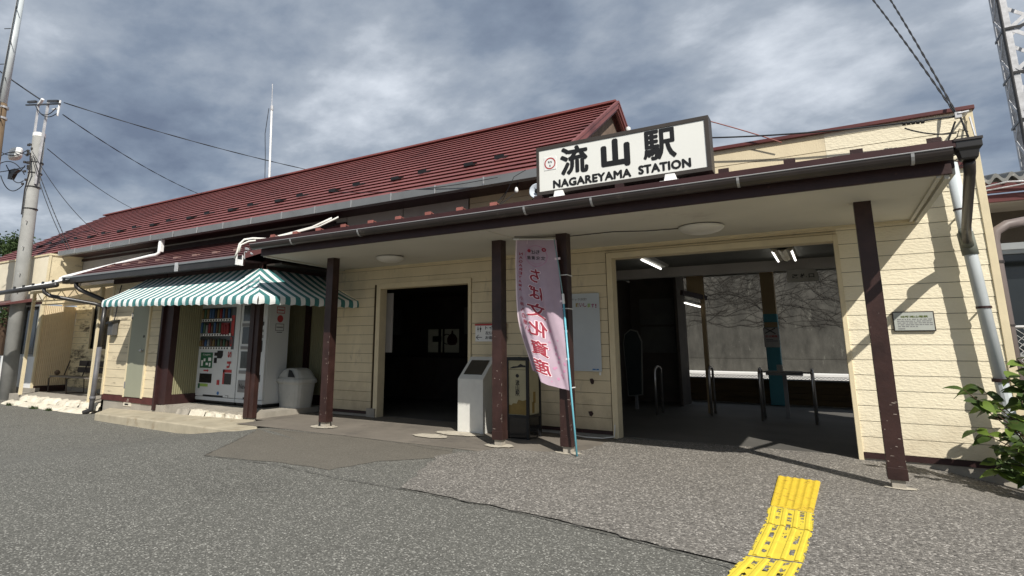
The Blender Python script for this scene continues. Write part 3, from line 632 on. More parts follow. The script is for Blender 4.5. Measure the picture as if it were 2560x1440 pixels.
# ------------------------------------------------------------------ station name sign
SG = thing('station_sign', 'large white station name board with dark frame and black lettering on the canopy roof', 'sign', (-1.92, 6.35, 3.1))
sx0, sx1, sz0, sz1 = -2.935, -.89, 3.165, 3.79
obj('frame', MB().box(sx0, sx1, 6.355, 6.53, sz0, sz1).box(sx0, sx1, 6.335, 6.36, sz0, sz0+.045).box(sx0, sx1, 6.335, 6.36, sz1-.045, sz1).box(sx0, sx0+.035, 6.335, 6.36, sz0+.045, sz1-.045).box(sx1-.045, sx1, 6.335, 6.36, sz0+.045, sz1-.045), SIGNF, SG, bevel=.002)
obj('face', MB().box(sx0+.036, sx1-.046, 6.345, 6.354, sz0+.046, sz1-.046), SIGNW, SG)
yy = 6.343
text('station_name', '流', (-2.435, yy, 3.552), BLACK, SG, h=.335, w=.335, bold=.0125)
text('station_name', '山', (-1.925, yy, 3.547), BLACK, SG, h=.315, w=.305, bold=.020)
text('station_name', '駅', (-1.42, yy, 3.558), BLACK, SG, h=.335, w=.345, bold=.0105)
text('romanised_name', 'NAGAREYAMA', (-2.233, yy, 3.282), BLACK, SG, h=.092, w=.955, bold=.0065, spacing=1.06)
text('romanised_name', 'STATION', (-1.383, yy, 3.292), BLACK, SG, h=.094, w=.56, bold=.0065, spacing=1.06)
bd = obj('station_number_badge', MB().box(-2.83, -2.67, 6.340, 6.345, 3.475, 3.64), WHITE, SG)
rg = MB()
for k in range(36):
    a, b = 2*math.pi*k/36, 2*math.pi*(k+1)/36
    rg.add([(-2.75+r*math.cos(t), 6.338, 3.558+r*math.sin(t)) for r, t in ((.075, a), (.075, b), (.060, b), (.060, a))], [(0, 3, 2, 1)])
obj('ring', rg, REDP, bd); text('badge_lettering', 'RN', (-2.75, 6.338, 3.575), BLACK, bd, h=.028, offset=.01); text('badge_lettering', '6', (-2.75, 6.338, 3.53), BLACK, bd, h=.032, offset=.01)
for x in (-2.635, -1.322):
    obj('foot_bracket', MB().prism([(x-.075, 3.065), (x+.085, 3.065), (x+.052, 3.185), (x-.048, 3.185)], 'y', 6.30, 6.345), WHT, SG, bevel=.003)
    obj('foot_bracket', MB().box(x-.10, x+.10, 6.25, 6.6, 3.085, 3.10), WHT, SG)
obj('rear_frame', MB().beam((-2.9, 6.6, 3.12), (-.95, 6.6, 3.12), .05, .05).beam((-2.3, 6.6, 3.15), (-2.3, 7.5, 3.3), .04, .04).beam((-1.2, 6.6, 3.15), (-1.2, 7.5, 3.3), .04, .04).box(-2.3, -2.26, 6.53, 6.58, 3.1, 3.6).box(-1.5, -1.46, 6.53, 6.58, 3.1, 3.6), MAROON, SG)
# small fittings left of the sign
lp = thing('eave_bulb_lamp', 'small white bulb socket under the eave left of the station sign', 'lamp', (-4.04, 7.9, 3.79))
obj('bulb', MB().lathe([(0, -.05), (.022, -.045), (.032, -.015), (.026, .015), (.015, .04), (0, .045)], (-4.04, 7.95, 3.79), 14), WHITE, lp, smooth=True)
obj('arm', MB().tube([(-4.04, 8.04, 3.97), (-4.04, 7.97, 3.86), (-4.04, 7.95, 3.80)], .012), BLACK, lp)
dk = thing('round_horn_speaker', 'round white horn speaker half hidden behind the left end of the station sign', 'speaker', (-3.62, 7.7, 3.66))
obj('horn', MB().lathe([(.03, .16), (.05, .08), (.11, 0), (.115, -.01), (.105, -.012), (.05, .05), (.0, .06)], (-3.575, 7.7, 3.645), 24, ax='y'), mat('pale_blue_white', (.62, .68, .74), .5), dk, smooth=True)
obj('driver', MB().lathe([(.0, -.02), (.035, -.015), (.035, .05), (0, .06)], (-3.575, 7.72, 3.645), 16, ax='y'), BLACK, dk)
obj('bracket', MB().box(-3.66, -3.62, 7.8, 8.6, 3.60, 3.63), MAROON, dk)
top('conduit_pipe', MB().tube([(-3.80, 8.58, 3.2), (-3.80, 8.58, 3.75), (-3.95, 8.5, 3.9)], .035, 10), MAROON, 'short maroon conduit pipe on the wall left of the station sign', 'pipe')
jb = MB()
jb.tube([(-4.4, 7.6, 3.25), (-4.42, 7.6, 3.38), (-4.38, 7.8, 3.5), (-4.32, 8.2, 3.9)], .008, 5).tube([(-4.38, 7.6, 3.25), (-4.1, 7.6, 3.55), (-3.85, 7.5, 3.86), (-3.6, 7.4, 3.9)], .005, 5)
jb.tube([(-4.4, 7.5, 3.3), (-4.2, 7.6, 3.45), (-4.05, 7.9, 3.72)], .005, 5).tube([(-3.9, 7.6, 3.25), (-3.75, 7.6, 3.4), (-3.7, 7.9, 3.6)], .006, 5)
top('tangled_wires', jb, CABLE, 'thin tangled black wires rising from the canopy roof left of the sign', 'cable')

# ------------------------------------------------------------------ vending booth (projecting bay)
HB = thing('vending_booth', 'low projecting bay with sloping brown roof sheltering the vending machines', 'building', (-11.5, 7.15, 0))
HY = 7.15
siding('front_siding', -14.36, -13.44, .215, 2.85, HY, CREAMW, HB, jit=.003, phase=.215, pitch=.185)
siding('front_siding', -12.70, -12.24, .215, 2.85, HY, CREAMW, HB, jit=.002, phase=.215, pitch=.185)
siding('front_siding', -13.44, -12.70, 2.22, 2.85, HY, CREAMW, HB, phase=.215, pitch=.185)
obj('skirting_board', MB().box(-14.38, -13.47, 7.135, 7.17, .09, .21).box(-12.72, -12.2, 7.135, 7.17, .075, .215).box(-13.47, -12.72, 7.138, 7.17, .08, .195), mat('flaking_maroon_board', (.085, .025, .022), .7, .2, 5, dirt=(.55, .48, .40), dpos=.64, dscale=6), HB)
obj('plinth', MB().box(-14.40, -11.85, 7.155, 7.5, -.35, .085).box(-14.40, -14.30, 7.155, 8.65, -.35, .085), CONC, HB)
obj('air_vent', MB().box(-13.42, -13.12, 7.142, 7.156, .0, .075), STONE, HB); obj('air_vent_slot', MB().box(-13.36, -13.22, 7.138, 7.143, .02, .055), BLACK, HB)
obj('side_wall', MB().box(-14.38, -14.34, 7.16, 8.65, .08, 3.12), CREAM, HB)
obj('canopy_side_board', MB().add([(-9.02, 7.12, 3.12), (-8.12, 7.0, 2.82), (-8.45, 8.62, 2.88), (-9.02, 8.62, 3.75)], [(0, 1, 2, 3)]), BROWN, HB)
obj('corner_trim', MB().box(-14.41, -14.34, 7.12, 7.17, .2, 2.85), TRIM, HB)
dr = obj('door', MB().box(-13.40, -12.74, 7.12, 7.16, .20, 2.18), DOORG, HB, bevel=.003)
obj('door_frame', MB().box(-13.455, -13.40, 7.115, 7.18, .19, 2.235).box(-12.74, -12.69, 7.115, 7.18, .19, 2.235).box(-13.40, -12.74, 7.115, 7.18, 2.18, 2.235), TRIM, HB)
obj('handle', MB().lathe([(0, -.05), (.028, -.045), (.03, -.02), (.015, -.01), (.03, 0), (.03, .01)], (-12.85, 7.11, 1.20), 16, ax='y').box(-12.96, -12.84, 7.09, 7.10, 1.192, 1.208), STEEL, dr, smooth=False)
obj('lock', MB().box(-12.86, -12.83, 7.108, 7.12, 1.48, 1.53), BLACK, dr)
obj('hinge', MB().box(-13.41, -13.39, 7.10, 7.12, .38, .52), GREYP, dr); obj('hinge', MB().box(-13.41, -13.39, 7.10, 7.12, 1.9, 2.04), GREYP, dr)
obj('booth_floor', MB().box(-12.0, -9.05, 7.17, 9.05, -.3, .10), CONC, HB)
obj('jamb_post', MB().box(-12.24, -12.17, 7.10, 7.18, -.02, 2.85).box(-12.17, -11.88, 7.16, 7.30, .10, 2.85), BROWN, HB, bevel=.003)
obj('corner_post', MB().box(-9.27, -9.15, 7.10, 7.22, .02, 2.85).box(-9.15, -9.03, 7.12, 7.22, .02, 2.85), BROWNP, HB, bevel=.004)
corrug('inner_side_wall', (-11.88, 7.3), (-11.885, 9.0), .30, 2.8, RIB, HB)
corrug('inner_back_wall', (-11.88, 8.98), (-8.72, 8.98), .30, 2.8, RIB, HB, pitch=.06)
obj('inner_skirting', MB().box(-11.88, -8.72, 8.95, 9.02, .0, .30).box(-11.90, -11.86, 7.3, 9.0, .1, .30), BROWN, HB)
obj('inner_ceiling', MB().box(-12.2, -8.6, 7.2, 9.0, 2.82, 2.85), DARKW, HB)
obj('back_corner_post', MB().box(-8.80, -8.71, 8.58, 9.0, .0, 2.85).box(-9.75, -9.63, 8.9, 8.97, .1, 2.8), BROWN, HB)
obj('front_beam', MB().box(-14.4, -9.03, 7.11, 7.2, 2.74, 2.90).box(-9.12, -9.05, 7.2, 8.65, 2.74, 3.0), BROWN, HB)
# rough stone edging of the booth floor
x = -11.3
while x < -9.45:
    w = random.uniform(.28, .55); w = min(w, -9.30-x); f = sm((x+11.3)/1.6)
    zt = .085-.03*f
    m_ = MB(); a = random.uniform(-.01, .015)
    m_.grid(lambda s, t, x=x, w=w, zt=zt, a=a: V(x+.01+(w-.02)*s, 7.06+a+.16*abs(math.sin(t*1.2))*.4+.012*math.sin(9*s+x*5)+(.09 if t > .7 else 0), -.06+(zt+.06)*min(1, t*1.3)+.010*math.sin(7*s+4*t+x)), 10, 6)
    m_.box(x+.015, x+w-.015, 7.11, 7.18, -.1, zt-.006)
    obj('edge_stone', m_, STONE if x > -10.9 else CONC, HB, smooth=False); x += w
# roof of the booth
BX0, BX1 = -15.5, -8.98
mb = MB(); nb = 9
for i in range(nb):
    ya, za = 6.64+(8.66-6.64)*i/nb, 2.93+(3.83-2.93)*i/nb; yb, zb = 6.64+(8.66-6.64)*(i+1)/nb, 2.93+(3.83-2.93)*(i+1)/nb
    xr = BX1+.55*((ya-6.64)/2.0)
    mb.add([(BX0, ya, za+.022), (xr, ya, za+.022), (xr, yb, zb), (BX0, yb, zb)], [(0, 1, 2, 3)])
    mb.add([(BX0, ya+.02, za+.001), (xr, ya+.02, za+.001), (xr, ya, za+.022), (BX0, ya, za+.022)], [(0, 1, 2, 3)])
mb.add([(BX0, 6.64, 2.90), (BX1, 6.64, 2.90), (BX1+.55, 8.66, 3.80), (BX0, 8.66, 3.80)], [(3, 2, 1, 0)])
mb.beam((BX0, 6.64, 2.92), (BX0, 8.66, 3.82), .03, .06).beam((BX1, 6.64, 2.93), (BX1+.53, 8.60, 3.80), .05, .09)
br = obj('roof', mb, ROOF2, HB)
obj('ridge_flashing', MB().box(BX0, -8.38, 8.58, 8.66, 3.80, 3.87), BROWN, HB)
obj('fascia', MB().box(BX0, BX1-.02, 6.65, 6.68, 2.76, 2.90), BROWN, HB)
obj('eave_soffit', MB().box(BX0, BX1-.02, 6.68, 7.12, 2.86, 2.88), BROWN, HB)
gp = [(6.52, 2.925), (6.53, 2.765), (6.63, 2.765), (6.64, 2.925), (6.63, 2.925), (6.62, 2.78), (6.54, 2.78), (6.53, 2.925)]
G3 = obj('gutter', MB().prism(gp, 'x', -15.62, -9.02), GUTD, HB)
obj('gutter_lip', MB().box(-15.62, -9.02, 6.505, 6.52, 2.885, 2.925), GUT, G3)
obj('gutter_end_cap', MB().box(-9.02, -9.0, 6.50, 6.66, 2.755, 2.79).box(-9.02, -9.0, 6.50, 6.525, 2.79, 2.95).box(-9.02, -9.0, 6.635, 6.66, 2.79, 2.95).box(-9.05, -9.01, 6.525, 6.635, 2.78, 2.86), WHT, G3)
obj('gutter_joint', MB().box(-10.92, -10.82, 6.50, 6.52, 2.755, 2.93), GALV, G3)
for i in range(9):
    x = -14.9+.70*i; y = 7.2; z = 2.93+.4455*(y-6.64)+.02
    obj('snow_guard', MB().beam((x-.07, y, z+.02), (x+.07, y, z+.02), .02, .04).beam((x, y, z+.02), (x, y+.13, z+.055), .05, .02), mat('weathered_pink_guard', (.26, .16, .14), .6), br)
mt = thing('meter_box', 'small dark grey electricity meter box on the cream wall beside the downpipe', 'meter box', (-14.0, 7.05, 1.5))
obj('case', MB().box(-14.20, -13.98, 7.00, 7.12, 1.54, 1.86), mat('meter_dark_grey', (.09, .09, .09), .5), mt, bevel=.01); obj('hood', MB().prism([(6.95, 1.84), (7.13, 1.90), (7.13, 1.86), (6.95, 1.80)], 'x', -14.22, -13.96), BLACK, mt)
obj('feed_wire', MB().tube([(-14.05, 7.05, 1.86), (-14.03, 7.07, 2.1), (-14.06, 7.08, 2.4), (-14.0, 7.1, 2.7)], .012, 6), CABLE, mt)
# low concrete step in front
def slab(name, pts, z0, m, label, cat):
    mb = MB(); n = len(pts); mb.v = [V(*p) for p in pts]+[V(p[0], p[1], z0) for p in pts]
    mb.f = [tuple(range(n))]+[(i, n+i, n+(i+1) % n, (i+1) % n) for i in range(n)]
    return top(name, mb, m, label, cat, bevel=.02)
slab('concrete_step', [(-14.0, 7.15, -.075), (-13.15, 6.44, -.075), (-11.6, 6.38, -.065), (-10.2, 6.34, -.055), (-8.9, 6.25, -.038), (-8.15, 6.16, -.025), (-8.10, 6.52, -.004), (-8.75, 6.95, .0), (-9.0, 7.16, .0), (-11.0, 7.16, -.03)], -.5, CONCL, 'pale concrete step tapering away in front of the vending booth', 'step')
# black downpipes at the left corner of the booth
dp = thing('black_downpipe', 'black downpipe at the left corner of the vending booth with two gutter branches', 'downpipe', (-14.42, 6.95, -.2))
obj('upper_pipe', MB().tube([(-14.44, 7.0, 2.35), (-14.42, 6.98, 1.25)], .05, 12).tube([(-15.05, 6.58, 2.78), (-15.05, 6.60, 2.68), (-14.98, 6.66, 2.60), (-14.50, 6.96, 2.37), (-14.44, 7.0, 2.28)], .048, 12).tube([(-15.2, 6.0, 2.60), (-15.2, 6.02, 2.50), (-15.1, 6.1, 2.42), (-14.6, 6.85, 2.27), (-14.44, 6.99, 2.2)], .042, 12), GUTD, dp, smooth=True)
obj('lower_pipe', MB().tube([(-14.42, 6.98, 1.27), (-14.38, 6.95, -.14)], .055, 12).tube([(-14.38, 6.95, .17), (-14.38, 6.95, .10)], .064, 12), mat('worn_grey_pipe', (.12, .12, .13), .5, .3, 5), dp, smooth=True)
obj('shoe', MB().tube([(-14.38, 6.95, -.13), (-14.5, 6.85, -.19)], .05, 10), GUTD, dp)

# ------------------------------------------------------------------ striped awning
AW = thing('striped_awning', 'green and white striped fabric awning wrapped round the booth corner', 'awning', (-9.05, 7.1, 2.0))
SW = .112
def awning():
    mb = MB(); idx = []
    def put(k, pts): mb.add(pts, [(0, 1, 2, 3)]); idx.append(k)
    cF, cV = V(-9.05, 7.08, 2.76), V(-7.95, 6.22, 2.13)
    def run(L, side):
        for i in range(int(L/SW)+1):
            u0, u1 = i*SW, min((i+1)*SW, L); kk = i % 2
            if i == 0: u0 = 0
            def P(u, t):
                if side: w = cV.y+u; f = 0 if w >= cF.y else (cF.y-w)/(cF.y-cV.y)
                else: w = cV.x-u; f = 0 if w <= cF.x else (w-cF.x)/(cV.x-cF.x)
                t_ = f+(1-f)*t; sg = .03*math.sin(math.pi*t_); zt = (.03*u if side else .022*u)*t_
                z = cF.z+(cV.z-cF.z)*t_-sg+zt
                if side: return V(cF.x+(cV.x-cF.x)*t_, w, z)
                return V(w, cF.y+(cV.y-cF.y)*t_, z)
            def Q(u, t):
                sc = .010*math.cos(2*math.pi*u/(SW*2)); o_ = (.012*math.sin(math.pi*t)+.010*t+.010*math.sin(u*8.3)*t+.006*math.sin(u*23)*t)
                if side: return V(cV.x+o_, cV.y+u, cV.z+.03*u-(.135+sc)*t)
                return V(cV.x-u, cV.y-o_, cV.z+.022*u-(.135+sc)*t)
            for a0, a1 in ((u0, (u0+u1)/2), ((u0+u1)/2, u1)):
                for F, K in ((P, 6), (Q, 4)):
                    for k in range(K):
                        q = [F(a0, k/K), F(a0, (k+1)/K), F(a1, (k+1)/K), F(a1, k/K)]
                        put(kk, q[::-1] if side else q)
    run(5.0, False); run(2.40, True)
    return mb, idx
am_, ai_ = awning()
ao = obj('striped_cloth', am_, None, AW, mats=[CLOTHW, CLOTHG], fm=lambda i: ai_[i])
import bmesh
bm_ = bmesh.new(); bm_.from_mesh(ao.data); bmesh.ops.remove_doubles(bm_, verts=bm_.verts, dist=.0008); bm_.to_mesh(ao.data); bm_.free()
obj('awning_frame', MB().tube([(-12.93, 6.26, 2.21), (-8.0, 6.26, 2.10), (-8.0, 8.6, 2.17)], .014, 6).tube([(-12.93, 6.26, 2.21), (-12.93, 7.12, 2.3)], .014, 6).tube([(-8.0, 6.26, 2.10), (-9.0, 7.1, 2.70)], .012, 6), GALV, AW)

# ------------------------------------------------------------------ vending machines
def vending(x0, x1, y0, y1, z0, z1, label):
    t = thing('vending_machine', label, 'vending machine', ((x0+x1)/2, (y0+y1)/2, z0), 'drink vending machines in the booth')
    obj('cabinet', MB().box(x0, x1, y0+.05, y1, z0+.04, z1), VEND, t, bevel=.012)
    obj('front_door', MB().box(x0+.004, x1-.004, y0, y0+.048, z0+.12, z1-.01), VEND, t, bevel=.012)
    obj('base', MB().box(x0+.02, x1-.02, y0+.03, y1-.02, z0, z0+.04).box(x0+.3*(x1-x0), x1-.25*(x1-x0), y0-.002, y0+.02, z0+.122, z0+.155), BLACK, t)
    obj('kick_plate', MB().box(x0, x1, y0+.004, y0+.05, z0+.04, z0+.112), VEND, t, bevel=.004)
    return t
y0 = 7.83
m1 = vending(-12.05, -10.53, y0, 8.40, .13, 2.25, 'left white drink vending machine with display window of cans and red lettering')
ds = obj('display_window', MB().box(-11.86, -10.68, y0-.006, y0-.001, 1.24, 2.13), mat('display_back', (.045, .05, .05), .3, .1, spec=.6), m1)
rows = [(1.90, 2.12), (1.585, 1.83), (1.30, 1.50)]
canc = [mat('can_%s' % n, c, .35, .05) for n, c in (('silver', (.20, .21, .21)), ('blue', (.03, .08, .18)), ('brown', (.09, .05, .03)), ('red', (.20, .015, .015)), ('amber', (.16, .11, .04)), ('black', (.02, .02, .02)), ('green', (.04, .09, .05)))]
for ri, (za, zb) in enumerate(rows):
    for k in range(11):
        x = -11.80+.092*k; h = (zb-za)*random.uniform(.65, .95) if ri else (zb-za)*random.uniform(.85, 1)
        ci = random.choice(range(7)) if not (ri == 1 and k > 7) else 3
        if ri == 0 and 2 < k < 5: ci = 1
        obj('drink_can', MB().lathe([(.026, 0), (.030, .01), (.030, h*.7), (.018 if ri == 2 else .028, h*.85), (.014 if ri == 2 else .026, h)], (x, y0-.024, za), 10), canc[ci], ds, smooth=True)
    obj('button_row', MB().box(-11.84, -10.76, y0-.012, y0-.004, za-.065, za-.012), WHITE, ds)
    bb = MB()
    for k in range(11): bb.box(-11.815+.092*k, -11.775+.092*k, y0-.016, y0-.011, za-.057, za-.022)
    obj('buttons', bb, BLACK, ds)
obj('promotion_panel', MB().box(-11.12, -10.86, y0-.03, y0-.012, 1.55, 1.80), canc[3], ds)
lz = obj('side_lettering', MB().box(-10.80, -10.70, y0-.012, y0-.007, 1.52, 1.95), REDP, m1)
text('side_letter', 'O', (-10.765, y0-.012, 1.40), REDP, m1, w=.20, h=.085, offset=.01, u=(0, 0, 1), v=(-1, 0, 0))
text('side_letter', 'S', (-10.78, y0-.012, 1.13), REDP, m1, w=.125, h=.12, offset=.02, u=(0, 0, -1), v=(1, 0, 0))
text('side_letter', 'h', (-10.78, y0-.012, .92), REDP, m1, w=.14, h=.13, offset=.03, u=(0, 0, -1), v=(1, 0, 0))
obj('campaign_sticker', MB().box(-11.78, -11.36, y0-.008, y0-.003, .84, 1.17), GRNP, m1)
text('sticker_lettering', 'Coupon', (-11.57, y0-.010, 1.12), WHITE, m1, w=.26, h=.045)
cs = MB()
for (a, b, c, d) in ((-11.74, -11.68, .88, 1.0), (-11.66, -11.60, .98, 1.04), (-11.5, -11.40, .99, 1.06), (-11.58, -11.50, .90, .95), (-11.46, -11.41, .87, .95)): cs.box(a, b, y0-.010, y0-.008, c, d)
obj('sticker_pictures', cs, WHITE, m1)
obj('coin_panel', MB().prism([(-11.20, 1.21), (-11.02, 1.21), (-11.02, 1.10), (-11.06, 1.05), (-11.20, 1.05)], 'y', y0-.012, y0-.002).box(-11.30, -11.21, y0-.01, y0-.002, .95, 1.06).box(-11.30, -11.21, y0-.01, y0-.002, 1.10, 1.17), BLACK, m1)
obj('arrow_sticker', MB().prism([(-11.64, .77), (-11.50, .77), (-11.50, .755), (-11.46, .785), (-11.50, .815), (-11.50, .80), (-11.64, .80)], 'y', y0-.006, y0-.002), REDP, m1)
obj('delivery_flap', MB().box(-11.76, -11.34, y0-.01, y0-.001, .53, .72), BLKG, m1); obj('delivery_flap', MB().box(-10.90, -10.68, y0-.01, y0-.001, .52, .74), BLKG, m1)
obj('red_surround', MB().box(-10.96, -10.905, y0-.008, y0-.002, .52, .82).box(-10.96, -10.68, y0-.008, y0-.002, .76, .82), REDP, m1)
obj('lime_sticker', MB().box(-11.72, -11.45, y0-.006, y0-.002, .45, .51), LGRN, m1); obj('green_sticker', MB().box(-11.79, -11.73, y0-.006, y0-.002, .41, .51), GRNP, m1)
obj('coin_return', MB().box(-11.14, -11.06, y0-.012, y0-.002, .50, .60), REDP, m1)
obj('round_sticker', MB().lathe([(.035, -.006), (.035, -.002)], (-11.08, y0, .33), 16, ax='y'), BLUP, m1)
obj('rating_plate', MB().box(-10.82, -10.73, y0-.006, y0-.002, .245, .30), GREYP, m1); obj('rating_plate_face', MB().box(-10.81, -10.74, y0-.008, y0-.006, .253, .292), VEND, m1)
m2 = vending(-10.51, -9.67, y0, 8.40, .13, 2.25, 'right white vending machine with three small windows behind the brown corner post')
for za, zb in ((1.82, 2.15), (1.35, 1.70), (.86, 1.20)):
    obj('product_window', MB().box(-10.42, -9.95, y0-.008, y0-.001, za, zb), mat('product_glass', (.05, .06, .06), .15, .3, 8, spec=.6), m2, bevel=.02)
    obj('price_strip', MB().box(-10.44, -9.93, y0-.01, y0-.001, za-.11, za-.045), GREYP, m2)
obj('news_panel', MB().box(-10.44, -10.0, y0-.008, y0-.002, .38, .62), GREYP, m2)
text('news_lettering', 'New', (-10.27, y0-.010, .50), BLACK, m2, w=.24, h=.10, offset=.01)
obj('coin_mechanism', MB().box(-9.85, -9.77, y0-.012, y0-.002, 1.19, 1.42).box(-9.87, -9.76, y0-.01, y0-.002, 1.72, 1.80), BLACK, m2, bevel=.004)
obj('coin_return', MB().box(-9.85, -9.77, y0-.012, y0-.002, .60, .74), BLACK, m2, bevel=.004)
obj('display_strip', MB().box(-9.86, -9.76, y0-.008, y0-.002, 1.47, 1.53).box(-9.88, -9.76, y0-.006, y0-.002, 1.59, 1.64), GREYP, m2)
obj('notice_sheet', MB().box(-9.90, -9.76, y0-.006, y0-.002, 1.86, 2.15), WHITE, m2)
for k in range(3): obj('notice_line', MB().box(-9.88+.04*k, -9.87+.04*k, y0-.008, y0-.006, 1.92, 2.10), BLACK, m2)
obj('round_button', MB().lathe([(.03, -.008), (.03, -.002)], (-9.92, y0, 1.24), 14, ax='y'), REDP, m2)
obj('vent_grille', MB().box(-9.90, -9.82, y0-.006, y0-.001, .24, .30), GREYP, m2)
obj('small_print', MB().box(-9.93, -9.80, y0-.006, y0-.003, 1.05, 1.056).box(-9.93, -9.82, y0-.006, y0-.003, 1.0, 1.006).box(-9.93, -9.84, y0-.006, y0-.003, .95, .956), GREYP, m2)
# stickers on the side wall
xs_ = -9.6695
for (a, b, c, d, m_) in ((8.05, 8.26, 1.98, 2.12, REDP), (8.04, 8.26, 1.62, 1.77, GREYP)):
    mb = MB(); w = .014
    mb.box(xs_, xs_+.004, a, b, c, c+w).box(xs_, xs_+.004, a, b, d-w, d).box(xs_, xs_+.004, a, a+w, c+w, d-w).box(xs_, xs_+.004, b-w, b, c+w, d-w).box(xs_, xs_+.004, a+.03, b-.03, (c+d)/2-.012, (c+d)/2+.012)
    obj('side_sticker', mb, m_, m2)
obj('side_sticker', MB().lathe([(.075, 0), (.075, .004)], (xs_, 8.15, 1.87), 24, ax='x'), REDP, m2); obj('side_sticker', MB().box(xs_, xs_+.004, 8.08, 8.22, 1.585, 1.598), BLACK, m2)

# ------------------------------------------------------------------ litter bin
BN = thing('litter_bin', 'grey plastic litter bin with swing lid beside the vending machine', 'bin', (-9.34, 8.40, 0))
bx, by = -9.36, 8.42
def sq(r, ry, z, x=bx, y=by, k=.82, n=32):
    out = []
    for i in range(n):
        t = 2*math.pi*i/n+.2; c, s = math.cos(t), math.sin(t); p = 4.5
        q = (abs(c)**p+abs(s)**p)**(-1/p); out.append(V(x+r*q*c, y+ry*q*s, z))
    return out
def loft(mb, rings, cap=True):
    n = len(rings[0]); b = len(mb.v)
    for r in rings: mb.v += r
    for j in range(len(rings)-1):
        for k in range(n): mb.f.append((b+j*n+k, b+j*n+(k+1) % n, b+(j+1)*n+(k+1) % n, b+(j+1)*n+k))
    if cap: mb.f.append(tuple(b+k for k in range(n-1, -1, -1))); mb.f.append(tuple(b+(len(rings)-1)*n+k for k in range(n)))
    return mb
obj('body', loft(MB(), [sq(.27, .21, .012), sq(.285, .22, .03), sq(.335, .26, .52), sq(.335, .26, .56), sq(.36, .28, .575), sq(.365, .285, .60)]), BIN, BN, smooth=False, bevel=.004)
obj('lid', loft(MB(), [sq(.372, .295, .585), sq(.375, .30, .61), sq(.368, .29, .655), sq(.34, .27, .68)]), BIN, BN, bevel=.006)
obj('hood', loft(MB(), [sq(.335, .265, .675), sq(.30, .245, .74), sq(.235, .21, .82), sq(.17, .18, .862), sq(.10, .14, .872)]), BIN, BN, bevel=.004)
obj('swing_flap', MB().add([(-9.60, 8.145, .705), (-9.34, 8.145, .705), (-9.40, 8.205, .835), (-9.52, 8.205, .835)], [(0, 1, 2, 3)]), BIN, BN)
obj('opening', MB().add([(-9.33, 8.150, .70), (-9.12, 8.150, .70), (-9.17, 8.165, .745), (-9.27, 8.195, .825), (-9.37, 8.205, .845)], [(0, 1, 2, 3, 4)]), BLACK, BN)

# ------------------------------------------------------------------ stone plinth with plaque
MO = thing('memorial_plinth', 'white stone plinth with sloping top and dark plaque by the doorway', 'monument', (-4.86, 8.05, 0))
mb = MB(); mb.prism([(7.9, 0.0), (7.9, .815), (8.30, 1.155), (8.42, 1.155), (8.42, 0)], 'x', -5.10, -4.635)
obj('body', mb, MONU, MO, bevel=.008)
d_ = V(0, .40, .34).normalized(); nn_ = V(0, -.34, .40).normalized()
def onslope(x, t, h=.003): return V(x, 7.9, .815)+d_*t+nn_*h
mb = MB(); mb.v = [onslope(-5.035, .10), onslope(-4.70, .10), onslope(-4.70, .43), onslope(-5.035, .43), onslope(-5.035, .10, .012), onslope(-4.70, .10, .012), onslope(-4.70, .43, .012), onslope(-5.035, .43, .012)]
mb.f = [(4, 5, 6, 7), (0, 1, 5, 4), (1, 2, 6, 5), (2, 3, 7, 6), (3, 0, 4, 7)]
obj('plaque', mb, mat('dark_bronze_plaque', (.045, .042, .036), .35, .2, 6, spec=.6), MO, bevel=.002)

# ------------------------------------------------------------------ lantern signboard
LA = thing('lantern_signboard', 'black framed upright lantern signboard with a pale panel and brush lettering', 'sign', (-3.9, 8.0, 0))
lx0, lx1, ly0, ly1, lzt = -4.17, -3.80, 7.78, 8.22, 1.165
fb = MB()
for x in (lx0, lx1-.04):
    for y in (ly0, ly1-.04): fb.box(x, x+.04, y, y+.04, .0, lzt)
fb.box(lx0+.04, lx1-.04, ly0+.002, ly0+.038, lzt-.05, lzt).box(lx0+.002, lx1-.002, ly0+.04, ly1-.04, lzt-.05, lzt-.002).box(lx0+.04, lx1-.04, ly0+.002, ly0+.038, .30, .34).box(lx1-.038, lx1-.002, ly0+.04, ly1-.04, .30, .34)
obj('frame', fb, BLACK, LA, bevel=.002)
obj('lower_cabinet', MB().box(lx0+.015, lx1-.015, ly0+.012, ly1-.012, .02, .30), BLKG, LA)
pn = obj('front_panel', MB().box(lx0+.035, lx1-.035, ly0+.018, ly0+.026, .34, 1.12), LANT, LA)
sp_ = obj('side_panel', MB().box(lx1-.028, lx1-.02, ly0+.04, ly1-.04, .34, 1.12), LANT, LA)
yy = ly0+.016
def hills(pts, m, y=yy): return obj('painted_hills', MB().prism(pts, 'y', y, y+.001), m, pn)
hills([(-4.13, .345), (-3.84, .345), (-3.84, .56), (-3.90, .54), (-3.97, .555), (-4.0, .50), (-4.06, .50), (-4.09, .47), (-4.13, .48)], LANTG)
hills([(-4.12, 1.0), (-4.05, 1.03), (-3.98, 1.035), (-3.93, 1.07), (-3.89, 1.05), (-3.85, 1.045), (-3.85, 1.02), (-3.92, 1.02), (-4.0, 1.01), (-4.06, 1.0)], BLACK)
hills([(-4.13, .985), (-3.84, .985), (-3.84, .98), (-4.13, .98)], BLACK)
obj('emblem', MB().lathe([(.028, 0), (.028, .001)], (-3.985, yy, .895), 12, ax='y'), BLACK, pn)
text('brush_lettering', '流\n山\n駅', (-3.985, yy-.001, .72), BLACK, pn, h=.235, w=.07, line=.9, offset=.02)
obj('painted_flowers', MB().box(lx1-.020, lx1-.019, ly0+.16, ly0+.24, .36, .52).box(lx1-.020, lx1-.019, ly0+.2, ly0+.28, .5, .66), LANTG, sp_)

